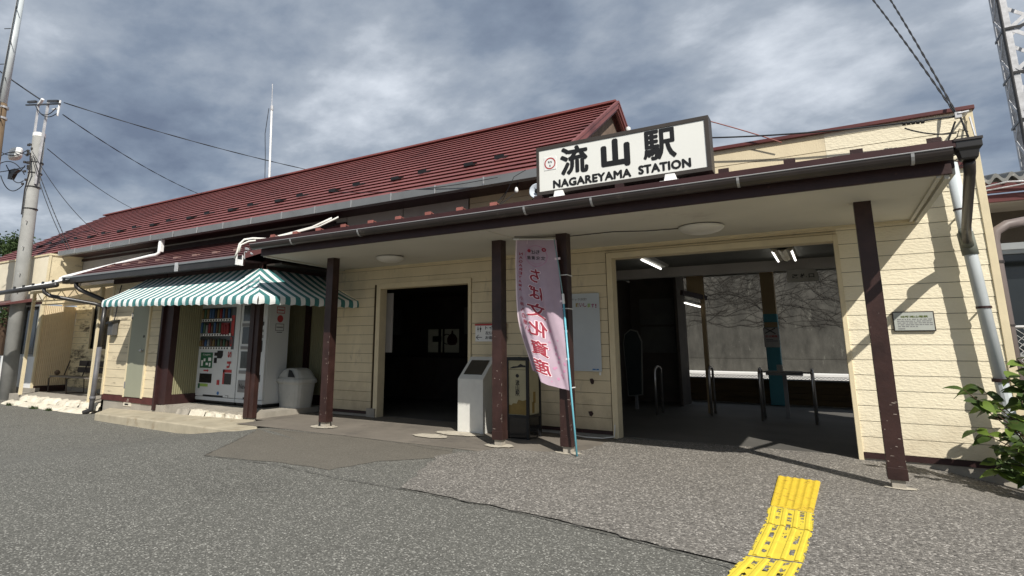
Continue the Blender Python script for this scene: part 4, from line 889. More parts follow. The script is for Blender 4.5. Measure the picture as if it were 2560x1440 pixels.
# ------------------------------------------------------------------ signs and poster on the wall
TS = thing('toilet_sign', 'white toilet direction sign with red top edge and left arrow beside the doorway', 'sign', (-4.9, 8.63, 1.4))
obj('board', MB().box(-5.205, -4.60, 8.612, 8.625, 1.405, 1.675), WHITE, TS, bevel=.004); obj('red_rail', MB().box(-5.21, -4.595, 8.600, 8.625, 1.675, 1.705), REDP, TS, bevel=.003)
yy = 8.610
for s_, x_, z_, w_ in (('トイレは', -4.84, 1.635, .33), ('左側に', -4.895, 1.55, .22), ('お進み下さい', -4.79, 1.47, .43)): text('lettering', s_, (x_, yy, z_), BLACK, TS, h=.058, w=w_, offset=.02)
ic = MB()
for x_ in (-5.15, -5.10):
    ic.lathe([(.009, 0), (.009, .001)], (x_, yy, 1.65), 10, ax='y')
ic.prism([(-5.165, 1.60), (-5.135, 1.60), (-5.142, 1.635), (-5.158, 1.635)], 'y', yy, yy+.001).prism([(-5.118, 1.636), (-5.082, 1.636), (-5.088, 1.60), (-5.112, 1.60)], 'y', yy, yy+.001)
ic.box(-5.153, -5.147, yy, yy+.001, 1.57, 1.60).box(-5.106, -5.094, yy, yy+.001, 1.565, 1.60)
for a, b in (((-5.185, 1.475), (-5.07, 1.475)), ((-5.185, 1.475), (-5.14, 1.515)), ((-5.185, 1.475), (-5.14, 1.435))): ic.beam((a[0], yy, a[1]), (b[0], yy, b[1]), .001, .010, upv=(0, 0, 1) if a[1] == b[1] else (0, 0, 1))
obj('pictograms', ic, BLACK, TS)
PO = thing('wall_poster', 'pale blue paper poster taped to the cream wall behind the flag', 'poster', (-3.2, 8.63, 1.0))
obj('sheet', MB().box(-3.45, -2.975, 8.618, 8.625, .955, 2.145), PAPER, PO)
text('headline', 'キャラ決定!', (-3.30, 8.616, 2.055), GREYP, PO, h=.042, w=.25, offset=.015)
for s_, x_, m_, dz in (('願', -3.335, mat('poster_ochre', (.35, .25, .06), .6), 0), ('い', -3.27, mat('poster_magenta', (.32, .07, .18), .6), .002), ('し', -3.205, mat('poster_crimson', (.28, .03, .10), .6), -.002), ('ま', -3.14, LGRN, -.008), ('す', -3.08, MATS['poster_magenta'], -.014), ('!', -3.03, MATS['poster_crimson'], -.02)):
    text('headline', s_, (x_, 8.616, 1.965+dz), m_, PO, h=.062, w=.052 if s_ != '!' else .02, offset=.03)
obj('imprint', MB().box(-3.12, -3.07, 8.616, 8.618, .975, .995).box(-3.06, -3.02, 8.616, 8.618, .975, .995), BLUP, PO)
obj('tape_scrap', MB().box(-3.02, -2.99, 8.622, 8.628, .90, .945), WHITE, PO)
top('peeled_paint', MB().prism([(-3.18, .84), (-3.14, .85), (-3.11, .82), (-3.12, .77), (-3.15, .76), (-3.17, .79)], 'y', 8.640, 8.644).prism([(-2.82, .65), (-2.79, .66), (-2.78, .63), (-2.81, .62)], 'y', 8.640, 8.644).prism([(-3.22, .36), (-3.16, .37), (-3.14, .33), (-3.17, .29), (-3.20, .30)], 'y', 8.640, 8.644), BROWN, 'brown flaked paint spots on the cream wall under the poster', 'paint mark')
PQ = thing('history_plaque', 'small grey framed information plaque on the right cream wall', 'plaque', (.86, 8.63, 1.5))
obj('frame', MB().box(.655, 1.055, 8.618, 8.64, 1.515, 1.75), SIGNF, PQ, bevel=.006); obj('face', MB().box(.668, 1.042, 8.612, 8.619, 1.528, 1.737), mat('plaque_silver', (.44, .46, .42), .4, .08), PQ)
text('title', '総武流山電鉄', (.865, 8.610, 1.688), mat('plaque_olive', (.10, .13, .02), .6), PQ, h=.026, w=.26, offset=.02)
tl = MB()
for k in range(5):
    x = .70
    while x < (1.02 if k < 4 else .88):
        w = random.uniform(.012, .04); tl.box(x, min(x+w, 1.03), 8.6105, 8.6115, 1.652-.021*k, 1.662-.021*k); x += w+random.uniform(.005, .014)
tl.box(.70, .765, 8.6105, 8.6115, 1.541, 1.552)
obj('text_lines', tl, GREYP, PQ)
NS = thing('no_smoking_sign', 'grey no smoking notice with crossed cigarette on the teal pillar', 'sign', (-1.18, 15.5, 1.35))
obj('board', MB().box(-1.345, -1.02, 15.53, 15.55, 1.345, 1.80), mat('dull_sheet', (.40, .38, .36), .6), NS)
obj('brown_header', MB().box(-1.31, -1.03, 15.53, 15.55, 1.81, 1.93), TAN, NS)
c_ = MB(); c_.beam((-1.31, 15.526, 1.80), (-1.09, 15.526, 1.66), .001, .02, upv=(0, 0, 1)); c_.beam((-1.31, 15.526, 1.67), (-1.09, 15.526, 1.79), .001, .02, upv=(0, 0, 1)); obj('cross', c_, BLACK, NS)
text('lettering', '終日禁煙', (-1.185, 15.526, 1.60), REDP, NS, h=.055, w=.25, offset=.02); obj('small_print', MB().box(-1.30, -1.15, 15.525, 15.527, 1.52, 1.53).box(-1.29, -1.05, 15.525, 15.527, 1.485, 1.497), BLACK, NS)
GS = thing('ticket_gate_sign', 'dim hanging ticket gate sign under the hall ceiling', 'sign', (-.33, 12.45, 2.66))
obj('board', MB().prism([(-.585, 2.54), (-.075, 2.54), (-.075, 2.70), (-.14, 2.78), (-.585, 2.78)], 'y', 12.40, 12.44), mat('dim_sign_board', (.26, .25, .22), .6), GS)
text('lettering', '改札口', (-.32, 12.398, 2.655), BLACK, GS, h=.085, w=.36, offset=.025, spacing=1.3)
# hall lamps
def fluor(x, y, z, lit, label, along=1.3):
    t = thing('fluorescent_lamp', label, 'lamp', (x, y, z), 'strip lamps in the hall')
    obj('housing', MB().prism([(x-.10, z), (x+.10, z), (x+.07, z-.05), (x-.07, z-.05)], 'y', y, y+along), mat('lamp_housing', (.32, .31, .28), .5), t)
    for dx in lit: obj('tube', MB().tube([(x+dx, y+.03, z-.075), (x+dx, y+along-.03, z-.075)], .017, 8), TUBE, t)
    if len(lit) > 1: obj('reflector', MB().prism([(x-.17, z-.02), (x-.14, z-.085), (x-.06, z-.05), (x, z-.09), (x+.06, z-.05), (x+.14, z-.085), (x+.17, z-.02)], 'y', y, y+along), mat('cream_reflector', (.62, .56, .42), .5), t)
fluor(-2.78, 10.65, 2.998, (-.06,), 'single tube strip lamp at the left of the hall ceiling', 1.5)
fluor(-.55, 10.9, 2.998, (-.14, .14), 'double strip lamp with cream reflector at the right of the hall ceiling')
fl3 = thing('fluorescent_lamp', 'small strip lamp hanging below the transom over the ticket office corner', 'lamp', (-2.4, 12.9, 2.2), 'strip lamps in the hall')
obj('housing', MB().beam((-2.50, 12.5, 2.28), (-2.28, 13.2, 2.22), .09, .05), mat('lamp_housing', (.32, .31, .28), .5), fl3); obj('tube', MB().tube([(-2.50, 12.55, 2.235), (-2.30, 13.15, 2.18)], .014, 8), TUBE, fl3)
# ticket gate hoops
def hoop(x, y, d, h, label, lean=0):
    pts = [V(x, y, 0)]+[V(x, y, h-.09)]+[V(x, y+d/2-d/2*math.cos(a), h-.09+.09*math.sin(a)) for a in [math.pi*k/8 for k in range(1, 8)]]+[V(x, y+d, h-.09), V(x, y+d, 0)]
    return top('gate_hoop', MB().tube(pts, .024, 10), STEEL, label, 'barrier', 'steel hoops of the ticket gates', smooth=True)
hoop(-3.08, 12.1, .50, .94, 'steel hoop in the dark left of the ticket gates')
hoop(-2.14, 12.6, .45, .94, 'steel hoop second from the left at the ticket gates')
hoop(-1.20, 12.25, .45, .94, 'steel hoop third from the left joined to a crossbar')
hoop(-.345, 12.2, .45, .94, 'rightmost steel hoop holding the other end of the crossbar')
top('gate_crossbar', MB().tube([(-1.20, 12.25, .885), (-.345, 12.2, .885)], .016, 8), STEEL, 'thin steel crossbar between the two right gate hoops', 'barrier')
tb = thing('card_reader_table', 'small grey ledge with a card reader box behind the crossbar', 'reader', (-.85, 13.0, 0))
obj('ledge', MB().box(-1.15, -.52, 12.95, 13.25, .80, .88), GREYP, tb); obj('reader', MB().box(-.95, -.85, 13.0, 13.1, .88, 1.0), mat('lamp_housing', (.32, .31, .28), .5), tb); obj('leg', MB().box(-.87, -.80, 13.05, 13.12, 0, .80), GREYP, tb)
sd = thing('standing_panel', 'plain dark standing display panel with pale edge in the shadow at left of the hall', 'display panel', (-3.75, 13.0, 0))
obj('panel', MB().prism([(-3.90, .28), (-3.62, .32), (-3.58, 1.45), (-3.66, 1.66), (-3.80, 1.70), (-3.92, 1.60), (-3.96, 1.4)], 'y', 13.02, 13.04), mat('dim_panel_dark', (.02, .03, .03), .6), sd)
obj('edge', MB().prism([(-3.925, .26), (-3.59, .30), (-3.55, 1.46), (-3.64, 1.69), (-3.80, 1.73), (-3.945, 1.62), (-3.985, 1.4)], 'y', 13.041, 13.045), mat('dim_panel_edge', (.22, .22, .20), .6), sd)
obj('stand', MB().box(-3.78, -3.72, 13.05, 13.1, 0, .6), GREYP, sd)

# ------------------------------------------------------------------ nobori flag
FL = thing('banner_flag', 'pale pink vertical banner seen from behind with mirrored crimson lettering tied to a brown post', 'flag', (-2.76, 6.95, 0))
pole = [V(-2.745, 6.93, .015), V(-2.80, 6.94, .75), V(-2.876, 6.95, 1.935)]
obj('lower_pole', MB().tube(pole, .0125, 10), AQUA, FL, smooth=True)
obj('upper_pole', MB().tube([V(-2.876, 6.95, 1.93), V(-2.93, 6.955, 2.35), V(-2.985, 6.96, 2.72)], .0085, 8), mat('pale_aqua_pole', (.22, .36, .38), .4), FL, smooth=True)
obj('pole_joint', MB().tube([V(-2.871, 6.95, 1.86), V(-2.880, 6.95, 1.99)], .017, 10), WHITE, FL)
obj('top_rod', MB().tube([V(-2.97, 6.96, 2.715), V(-3.56, 6.94, 2.77)], .006, 6).tube([V(-3.50, 6.94, 2.768), V(-3.58, 6.94, 2.772)], .012, 8), WHITE, FL)
def fsurf(s, t, off=0.0):
    # s 0 left edge .. 1 right edge (pole side), t 0 top .. 1 bottom
    R = V(-2.955+.135*t, 6.955, 2.705-1.925*t)
    Lx = -3.545+.02*t+.21*t**4; Lz = 2.755-1.62*t-.12*t*t*t
    Lf = V(Lx, 6.94-.05*math.sin(t*3.0), Lz)
    p = Lf.lerp(R, s)
    amp = .016+.070*t
    ph = 8.5*s-5.5*t
    p.y += amp*math.sin(ph)*math.sin(math.pi*min(1, s*1.0)**.9)+.026*math.sin(15*s-13*t)*t*(1-s*.6)+.008*math.sin(31*s-19*t)*t-.10*t*math.sin(math.pi*s)
    p.z -= .05*t*t*math.sin(math.pi*s)*(-1 if t < .2 else 1)*.8
    if off:
        e = 1e-3; a = fsurf(min(1, s+e), t)-fsurf(max(0, s-e), t); b = fsurf(s, min(1, t+e))-fsurf(s, max(0, t-e))
        n = a.cross(b).normalized(); n = n if n.y < 0 else -n
        p = p+n*off
    return p
obj('cloth', MB().grid(lambda a, b: fsurf(a, b), 36, 90), FLAGM, FL, smooth=True)
obj('hem', MB().grid(lambda a, b: fsurf(a*.035, b, .0015), 3, 90), FLAGW, FL, smooth=True)
def subdiv(vs, fs, L):
    vs = [v.copy() for v in vs]; out = []
    st = []
    for f in fs:
        for i in range(1, len(f)-1): st.append((f[0], f[i], f[i+1]))
    cache = {}
    def mid(a, b):
        k = (min(a, b), max(a, b))
        if k not in cache: vs.append((vs[a]+vs[b])/2); cache[k] = len(vs)-1
        return cache[k]
    while st:
        a, b, c = st.pop(); l = [(vs[a]-vs[b]).length, (vs[b]-vs[c]).length, (vs[c]-vs[a]).length]; m = max(l)
        if m < L: out.append((a, b, c)); continue
        i = l.index(m)
        if i == 1: a, b, c = b, c, a
        elif i == 2: a, b, c = c, a, b
        d = mid(a, b); st += [(a, d, c), (d, b, c)]
    return vs, out
def ftext(name, ch, cs, ct, w, h, m, off, o_, ex=0, bold=0):
    vs, fs, W0, H0 = glyphs(ch, o_); vs = [V(p.x*w/W0, p.y*h/H0, 0) for p in vs]; vs, fs = subdiv(vs, fs, .03)
    q = MB()
    for k in range(9 if bold else 1):
        a_ = 2*math.pi*k/8; bx_, by_ = (bold*math.cos(a_), bold*math.sin(a_)) if k else (0, 0)
        q.add([fsurf(max(0, min(1, cs-(p.x+bx_)/.58)), max(0, min(1, ct-(p.y+by_)/1.93)), off+.0003*k) for p in vs], fs)
    return obj(name, q, m, FL)
for ch, ct, w, h in (('ち', .275, .16, .20), ('ば', .40, .19, .19), ('文', .53, .22, .21), ('化', .655, .20, .21), ('資', .785, .19, .19), ('産', .90, .19, .18)):
    ftext('mirrored_outline', ch, .46, ct, w*.94, h*.92, FLAGW, .002, 0, bold=.014); ftext('mirrored_lettering', ch, .46, ct, w*.94, h*.92, FLAGR, .006, 0, bold=.0045)
for k, ch in enumerate('NAGAREYAMA'): ftext('small_mirrored_lettering', ch, .13, .115+.032*k, .045, .042, FLAGR, .004, .01)
for k, ch in enumerate('小林への想い'): ftext('small_mirrored_lettering', ch, .15+.004*k*k, .47+.042*k, .062, .062, FLAGR, .004, .01)
em = MB()
def ring(cs, ct, r0, r1, a0=0, a1=2*math.pi, off=.004, n=40):
    for k in range(n):
        a, b = a0+(a1-a0)*k/n, a0+(a1-a0)*(k+1)/n
        em.add([fsurf(cs+r*math.cos(t)/.58, ct+r*math.sin(t)/1.93, off) for r, t in ((r0, a), (r1, a), (r1, b), (r0, b))], [(0, 1, 2, 3)])
ring(.50, .125, .150, .158); ring(.50, .125, .118, .123, .25*math.pi, .75*math.pi)
obj('round_emblem', em, FLAGP, FL)
for k, ch in enumerate('ちば'): ftext('emblem_lettering', ch, .56-.12*k, .095, .06, .06, BLACK, .004, .01)
for k, ch in enumerate('文化資産'): ftext('emblem_lettering', ch, .68-.12*k, .14, .058, .055, BLACK, .004, .01)
em = MB(); ring(.33, .085, .0, .028, off=.004, n=12); ring(.70, .075, .01, .03, off=.004, n=12); obj('emblem_spots', em, FLAGR, FL)
em = MB()
for k in range(46):
    cs, ct = random.uniform(.05, .95), random.uniform(.62, .99)
    if .33 < cs < .6: continue
    r = random.uniform(.008, .02)
    ring(cs, ct, 0, r, off=.0025, n=6)
obj('petal_print', em, FLAGP, FL)
tb_ = MB()
for t in (.13, .42, .62, .80): p = fsurf(1, t); tb_.beam(p-V(.05, 0, 0), p+V(.035, -.006, 0), .004, .03, upv=(0, 0, 1))
p = fsurf(.30, 0); tb_.beam(p+V(0, 0, .02), p-V(.01, 0, .05), .02, .004)
obj('pole_tabs', tb_, FLAGW, FL)
tie = MB()
for z in (2.24, 1.80, .80): tie.box(-3.012, -2.85, 7.035, 7.048, z, z+.012).box(-2.856, -2.848, 7.04, 7.21, z, z+.012)
obj('cable_ties', tie, WHITE, FL)
top('ground_cable', MB().tube([(-3.5, 8.5, .03), (-3.2, 8.42, .02), (-2.95, 8.45, .02), (-2.82, 8.6, .03), (-2.81, 8.62, .2)], .01, 6), CABW, 'pale cable lying along the wall foot below the poster', 'cable')

# ------------------------------------------------------------------ tactile paving
tt = thing('tactile_tile', 'yellow dotted warning tile at the end of the tactile strip', 'tactile paving', (-.42, 6.35, 0))
Q0, Q1, Q2, Q3 = V(-.60, 7.02, .012), V(-.218, 6.955, .012), V(-.25, 5.66, .012), V(-.568, 5.725, .012)
def tq(s, t, z=0): p = Q0.lerp(Q1, s).lerp(Q3.lerp(Q2, s), t); return V(p.x, p.y, .024+z)
def dot(a, b):
    fx, fy = (a*6) % 1-.5, (b*21) % 1-.5; d = math.hypot(fx*.9, fy)
    edge = -.022 if min(a, b, 1-a, 1-b) < 1e-6 else 0
    return tq(a, b, edge+(.008 if d < .22 else .004 if d < .34 else 0))
obj('dotted_sheet', MB().grid(dot, 48, 168), YEL, tt)
def strip(pa, pb, pc, pd, label, holes):
    """four worn bars laid between far edge pa-pb and near edge pd-pc, on worn yellow paint"""
    t = thing('guide_strip', label, 'tactile paving', tuple((Vector((*pa, 0))+Vector((*pc, 0)))/2), 'worn yellow guide strips')
    A, B_, C_, D_ = [Vector((*p, 0)) for p in (pa, pb, pc, pd)]
    def q(s, u, z=0): p = A.lerp(B_, s).lerp(D_.lerp(C_, s), u); return V(p.x, p.y, .0145+z)
    rnd = random.Random(holes); n, m_ = 44, 56; base = MB()
    noise = [[0]*(m_) for _ in range(n)]
    seeds = [(rnd.random(), rnd.random()**1.3, rnd.uniform(.022, .062)) for _ in range(holes*2)]
    for i in range(n):
        for j in range(m_):
            s, u = (i+.5)/n, (j+.5)/m_
            bar = any(abs(s-c) < .075 for c in (.13, .38, .63, .88))
            edge = min(s, 1-s)
            hole = (not bar) and any(((s-a)*.32)**2+((u-b)*.75)**2 < (r*rnd.uniform(.5, 1.1))**2 for a, b, r in seeds)
            if edge < .03 and rnd.random() < .35: hole = True
            if not hole: base.add([q(i/n, j/m_), q(i/n, (j+1)/m_), q((i+1)/n, (j+1)/m_), q((i+1)/n, j/m_)], [(0, 1, 2, 3)])
    obj('worn_paint', base, YELP, t)
    bars = MB()
    for c in (.13, .38, .63, .88):
        w = .062
        bars.grid(lambda a, b, c=c, w=w*(.82): q(c-w+2*w*a, .012+.976*b, .0008+.0042*min(1, 1.7*math.sin(math.pi*a))), 6, 8)
    obj('raised_bars', bars, YELP, t)
strip((-.578, 5.70), (-.245, 5.635), (-.243, 5.11), (-.560, 5.15), 'most broken yellow guide strip, directly below the dotted tile', 16)
strip((-.560, 5.135), (-.243, 5.095), (-.275, 4.36), (-.582, 4.32), 'long worn yellow guide strip in the middle of the tactile path', 13)
strip((-.592, 4.29), (-.280, 4.33), (-.330, 3.75), (-.69, 3.65), 'nearest yellow guide strip cut off by the bottom edge of the photo', 14)

# ------------------------------------------------------------------ downpipes on the right
DP = thing('pale_downpipe', 'pale grey downpipe with slanted dark branch and hopper at the right corner', 'downpipe', (1.52, 8.45, 0))
obj('main_pipe', MB().tube([(1.40, 8.47, 3.45), (1.43, 8.46, 2.56), (1.515, 8.45, .98)], .062, 14), PVC, DP, smooth=True)
obj('slanted_pipe', MB().tube([(1.14, 6.17, 2.86), (1.155, 6.30, 2.80), (1.33, 7.8, 2.58), (1.41, 8.36, 2.50)], .042, 14), GUTB, DP, smooth=True)
obj('joint', MB().tube([(1.42, 8.46, 2.62), (1.44, 8.46, 2.36)], .075, 14).tube([(1.37, 8.17, 2.59), (1.43, 8.45, 2.46)], .056, 14), mat('olive_grey_joint', (.17, .18, .15), .5, .1, 4), DP, smooth=True)
obj('clamp', MB().tube([(1.475, 8.455, 1.78), (1.476, 8.455, 1.755)], .070, 14).tube([(1.47, 8.46, 1.77), (1.47, 8.64, 1.75)], .01, 6), BROWN, DP)
obj('clamp', MB().tube([(1.42, 8.47, 2.90), (1.42, 8.47, 2.88)], .070, 14).tube([(1.42, 8.46, 2.88), (1.42, 8.64, 2.86)], .01, 6), BROWN, DP)
obj('clamp', MB().tube([(1.512, 8.45, 1.0), (1.512, 8.45, .965)], .075, 14), BROWN, DP)
obj('lower_pipe', MB().tube([(1.515, 8.45, .98), (1.57, 8.44, -.1)], .06, 12), PVC, DP)
hp = MB()
hp.v += [V(x, y, z) for z, e_ in ((3.045, .085), (2.97, .085), (2.955, .066), (2.89, .055), (2.875, .045)) for x, y in ((1.14-e_*1.05, 6.17-e_), (1.14+e_*1.05, 6.17-e_), (1.14+e_*1.05, 6.17+e_), (1.14-e_*1.05, 6.17+e_))]
for j in range(4):
    for k in range(4): hp.f.append((j*4+k, j*4+(k+1) % 4, (j+1)*4+(k+1) % 4, (j+1)*4+k))
hp.f += [(16, 17, 18, 19), (3, 2, 1, 0)]
obj('hopper', hp, GUTD, DP, bevel=.006)
obj('hopper_rim', MB().box(1.045, 1.235, 6.075, 6.265, 3.03, 3.05), GUTB, DP)
BP = thing('brown_downpipe', 'brown downpipe with elbow behind the right corner of the station', 'downpipe', (1.86, 9.2, 0))
obj('pipe', MB().tube([(2.25, 9.35, 2.86), (1.95, 9.25, 2.80), (1.83, 9.2, 2.72), (1.80, 9.2, 2.60), (1.80, 9.2, .2)], .055, 12), PVCB, BP, smooth=True)
obj('collars', MB().tube([(1.80, 9.2, 2.36), (1.80, 9.2, 2.33)], .064, 12).tube([(1.80, 9.2, 1.6), (1.80, 9.2, 1.58)], .062, 12), GUTB, BP)

# ------------------------------------------------------------------ neighbour building on the right
NB = thing('rear_annex', 'rear annex with maroon fascia and old grey corrugated roof at the right edge', 'building', (4.5, 12, 0))
mb = MB(); mb.grid(lambda a, b: V(2.25+6*a, 11.9+2.4*b, 4.02+.5*b+.05*math.sin(a*6/.19*2*math.pi)), 420, 2)
mb.grid(lambda a, b: V(2.25+6*a, 11.9+2.4*b, 3.95+.5*b+.05*math.sin(a*6/.19*2*math.pi)), 420, 2)
mb.grid(lambda a, b: V(2.25+6*a, 11.9, 3.95+.07*b+.05*math.sin(a*6/.19*2*math.pi)), 420, 1)
obj('roof', mb, TILEG, NB)
obj('fascia', MB().box(2.25, 8.2, 11.93, 11.97, 3.76, 3.93).box(2.25, 8.2, 11.97, 12.02, 3.62, 3.74), MAROON, NB)
obj('soffit', MB().box(2.25, 8.2, 12.02, 12.8, 3.60, 3.62), PANEL, NB)
obj('wall', MB().box(2.25, 8.2, 12.8, 12.9, 2.95, 3.6).box(2.25, 8.2, 12.8, 12.9, -.1, 1.2).box(2.3, 2.4, 12.8, 12.9, 1.2, 2.95), HALLW, NB)
obj('hoarding_rail', MB().box(2.2, 8.2, 11.6, 11.66, 2.80, 2.90), ALU, NB)
wn = obj('window', MB().box(2.4, 8.2, 12.80, 12.86, 2.88, 2.95).box(2.4, 8.2, 12.80, 12.86, 1.2, 1.27).box(3.4, 3.46, 12.80, 12.86, 1.27, 2.88), ALU, NB); obj('pane', MB().box(2.4, 8.2, 12.86, 12.88, 1.27, 2.88), GLASS, wn)
obj('wires', MB().tube([(2.3, 11.9, 3.86), (2.6, 11.85, 3.90), (3.0, 11.85, 3.86), (3.6, 11.8, 3.86)], .014, 6).tube([(2.3, 11.9, 3.80), (2.8, 11.85, 3.84), (3.5, 11.8, 3.78)], .012, 6), GALV, NB)
CF = thing('chain_link_fence', 'galvanised chain link fence right of the station corner', 'fence', (3, 10.8, 0))
mb = MB()
for i in range(-14, 30):
    x = 2.0+i*.085
    for s_ in (1, -1):
        x0, x1, z0, z1 = (x, x+1.55, 0.05, 1.6) if s_ > 0 else (x+1.55, x, .05, 1.6)
        pts = []
        a, b = V(x0, 10.8, z0), V(x1, 10.8, z1)
        for k in range(19):
            p = a.lerp(b, k/18)
            if 1.98 < p.x < 4.3: pts.append(p)
        if len(pts) > 1: mb.beam(pts[0], pts[-1], .006, .006, upv=(0, 1, 0))
obj('mesh', mb, GALV, CF); obj('top_rail', MB().tube([(1.98, 10.8, 1.62), (4.3, 10.8, 1.62)], .02, 8).tube([(2.0, 10.8, 0), (2.0, 10.8, 1.65)], .025, 8), GALV, CF)
# lattice mast
LM = thing('lattice_mast', 'tall galvanised steel lattice mast at the top right corner', 'mast', (5.6, 21.2, 0))
mx0, mx1, my0, my1 = 5.12, 6.10, 21.0, 21.9
mb = MB()
for x, sx in ((mx0, 1), (mx1, -1)):
    for y, sy in ((my0, 1), (my1, -1)): mb.box(min(x, x+.165*sx), max(x, x+.165*sx), min(y, y+.012*sy), max(y, y+.012*sy), 0, 15.5).box(min(x, x+.012*sx), max(x, x+.012*sx), min(y+.012*sy, y+.165*sy), max(y+.012*sy, y+.165*sy), 0, 15.5)
obj('legs', mb, GALV, LM)
mb = MB(); z = .3
while z < 15:
    for y in (my0-.004, my1+.004): mb.beam((mx0+.12, y, z), (mx1-.12, y, z+.63), .016, .105, upv=(0, 0, 1)); mb.beam((mx1-.12, y+.014, z+.63), (mx0+.12, y+.014, z+1.26), .016, .105, upv=(0, 0, 1))
    for x in (mx0-.004, mx1+.004): mb.beam((x, my0+.12, z), (x, my1-.12, z+.63), .016, .105, upv=(0, 0, 1)); mb.beam((x, my1-.12, z+.63), (x, my0+.12, z+1.26), .016, .105, upv=(0, 0, 1))
    z += 1.26
obj('lattice', mb, GALV, LM)
mb = MB()
for z in (10.36, 9.0, 7.6, 6.25): mb.box(mx0-.04, mx1+.04, my0-.035, my0-.015, z, z+.07).box(mx0-.035, mx0-.015, my0-.035, my1, z, z+.07)
mb.tube([(mx0-.03, my0-.06, 0), (mx0-.03, my0-.06, 15.5)], .04, 8)
obj('bands', mb, GUTD, LM)

# ------------------------------------------------------------------ left annex building
AN = thing('left_annex', 'two storey cream annex with stained wall and aluminium shopfront at the far left', 'building', (-22, 8, 0))
xa, ya = -19.5, 7.75
obj('front_wall', MB().box(-27, xa-.02, ya, ya+.1, 2.62, 3.95).box(-27, -20.9, ya, ya+.1, -.3, .0), mat('stained_cream_render', (.74, .67, .52), .85, .1, 2, dirt=(.52, .44, .32), dpos=.60, dscale=1.2), AN)
obj('white_base', MB().box(-20.75, xa-.02, ya, ya+.1, .10, .98).box(-27, -21.7, ya, ya+.1, .1, .98), WHITE, AN); obj('foundation', MB().box(-27, xa+.02, ya-.02, ya+.2, -.35, .10), CONC, AN)
wn = obj('shop_window', MB().box(-20.75, -20.69, ya, ya+.06, .98, 2.5).box(-19.75, -19.69, ya, ya+.06, .98, 2.5).box(-20.69, -19.75, ya, ya+.06, 2.44, 2.5).box(-20.69, -19.75, ya, ya+.06, .98, 1.04), ALU, AN); obj('pane', MB().box(-20.69, -19.75, ya+.05, ya+.06, 1.04, 2.44), GLASS, wn)
obj('side_light', MB().box(-19.69, xa-.02, ya, ya+.06, .98, 2.62), TRIM, AN)
wd = obj('glass_door', MB().box(-21.66, -21.56, ya, ya+.06, .1, 2.5).box(-20.91, -20.81, ya, ya+.06, .1, 2.5).box(-21.56, -20.91, ya, ya+.06, 2.38, 2.5).box(-21.56, -20.91, ya, ya+.06, .1, .5), ALU, AN); obj('pane', MB().box(-21.56, -20.91, ya+.03, ya+.04, .5, 2.38), GLASS, wd); obj('handle', MB().box(-20.99, -20.96, ya-.05, ya-.02, 1.15, 1.6), WHT, wd)
obj('lintel', MB().box(-27, xa-.02, ya-.005, ya+.08, 2.5, 2.62), BROWN, AN)
obj('small_eave', MB().prism([(7.0, 2.44), (7.0, 2.49), (7.76, 2.70), (7.76, 2.60)], 'x', -27, -20.0), ROOF2, AN)
obj('side_wall', MB().box(xa-.06, xa-.01, ya, WY, 2.5, 3.95), mat('peeling_cream_wall', (.72, .62, .42), .85, .1, 2, bump=.5, bs=20, dirt=(.18, .14, .09), dpos=.60, dscale=2.2, stretch=(1, 1, 1.8)), AN)
mb = MB(); n = 18
for i in range(n*4+1):
    y = ya+(WY-ya)*i/(n*4); x = xa+(.008 if i % 4 in (1, 2) else -.002); mb.v += [V(x, y, .16), V(x, y, 2.46)]
mb.f = [(2*i, 2*i+2, 2*i+3, 2*i+1) for i in range(n*4)]
obj('corrugated_side', mb, RIBW, AN); obj('corner_board', MB().box(xa-.05, xa+.02, ya-.02, ya+.03, .1, 3.95), TRIM, AN); obj('side_skirting', MB().box(xa-.05, xa+.012, ya, WY, -.3, .158), BROWN, AN)
obj('top_board', MB().box(-27, xa+.03, ya-.03, WY, 3.95, 4.0), TRIM, AN)
# lean-to with trusses
LT = thing('lean_to_roof', 'low white sheet metal lean-to roof on thin cream posts left of the booth', 'canopy', (-16.5, 7.2, 0))
mb = MB(); mb.add([(-18.9, 6.05, 2.60), (-15.2, 6.05, 2.69), (-15.2, 7.9, 3.36), (-18.9, 7.9, 3.10)], [(0, 1, 2, 3)]); mb.add([(-18.9, 6.05, 2.58), (-15.2, 6.05, 2.67), (-15.2, 7.9, 3.34), (-18.9, 7.9, 3.08)], [(3, 2, 1, 0)]); mb.box(-18.9, -15.2, 6.04, 6.05, 2.57, 2.62)
for i in range(6): x = -18.2+.5*i; mb.beam((x, 6.05, 2.605+.024*(x+18.9)), (x, 7.9, 3.105+.07*(x+18.9)), .03, .02)
ltr = obj('roof_sheet', mb, WHT, LT)
for i in range(6): x = -17.6+.52*i; obj('snow_guard', MB().box(x-.04, x+.04, 6.28, 6.31, 2.67+.027*(x+18.9), 2.74+.027*(x+18.9)), BLACK, ltr)
obj('gutter', MB().tube([(-19.4, 6.0, 2.56), (-14.6, 6.0, 2.635)], .055, 10), GUTD, LT, smooth=True)
obj('beam', MB().box(-19.1, -14.5, 7.18, 7.23, 2.72, 2.79), TRIM, LT)
for x in (-18.75, -15.06): obj('post', MB().box(x-.035, x+.035, 7.17, 7.24, -.01, 2.72), TRIM, LT)
mb = MB(); mb.beam((-18.7, 7.205, 2.50), (-15.1, 7.205, 2.46), .03, .03).beam((-18.7, 7.4, 2.42), (-15.1, 7.4, 2.40), .03, .03)
for i in range(5): x = -18.6+.7*i; mb.beam((x, 7.205, 2.74), (x+.35, 7.205, 2.50), .012, .018); mb.beam((x+.35, 7.205, 2.50), (x+.7, 7.205, 2.74), .012, .018)
obj('truss', mb, TRIM, LT)
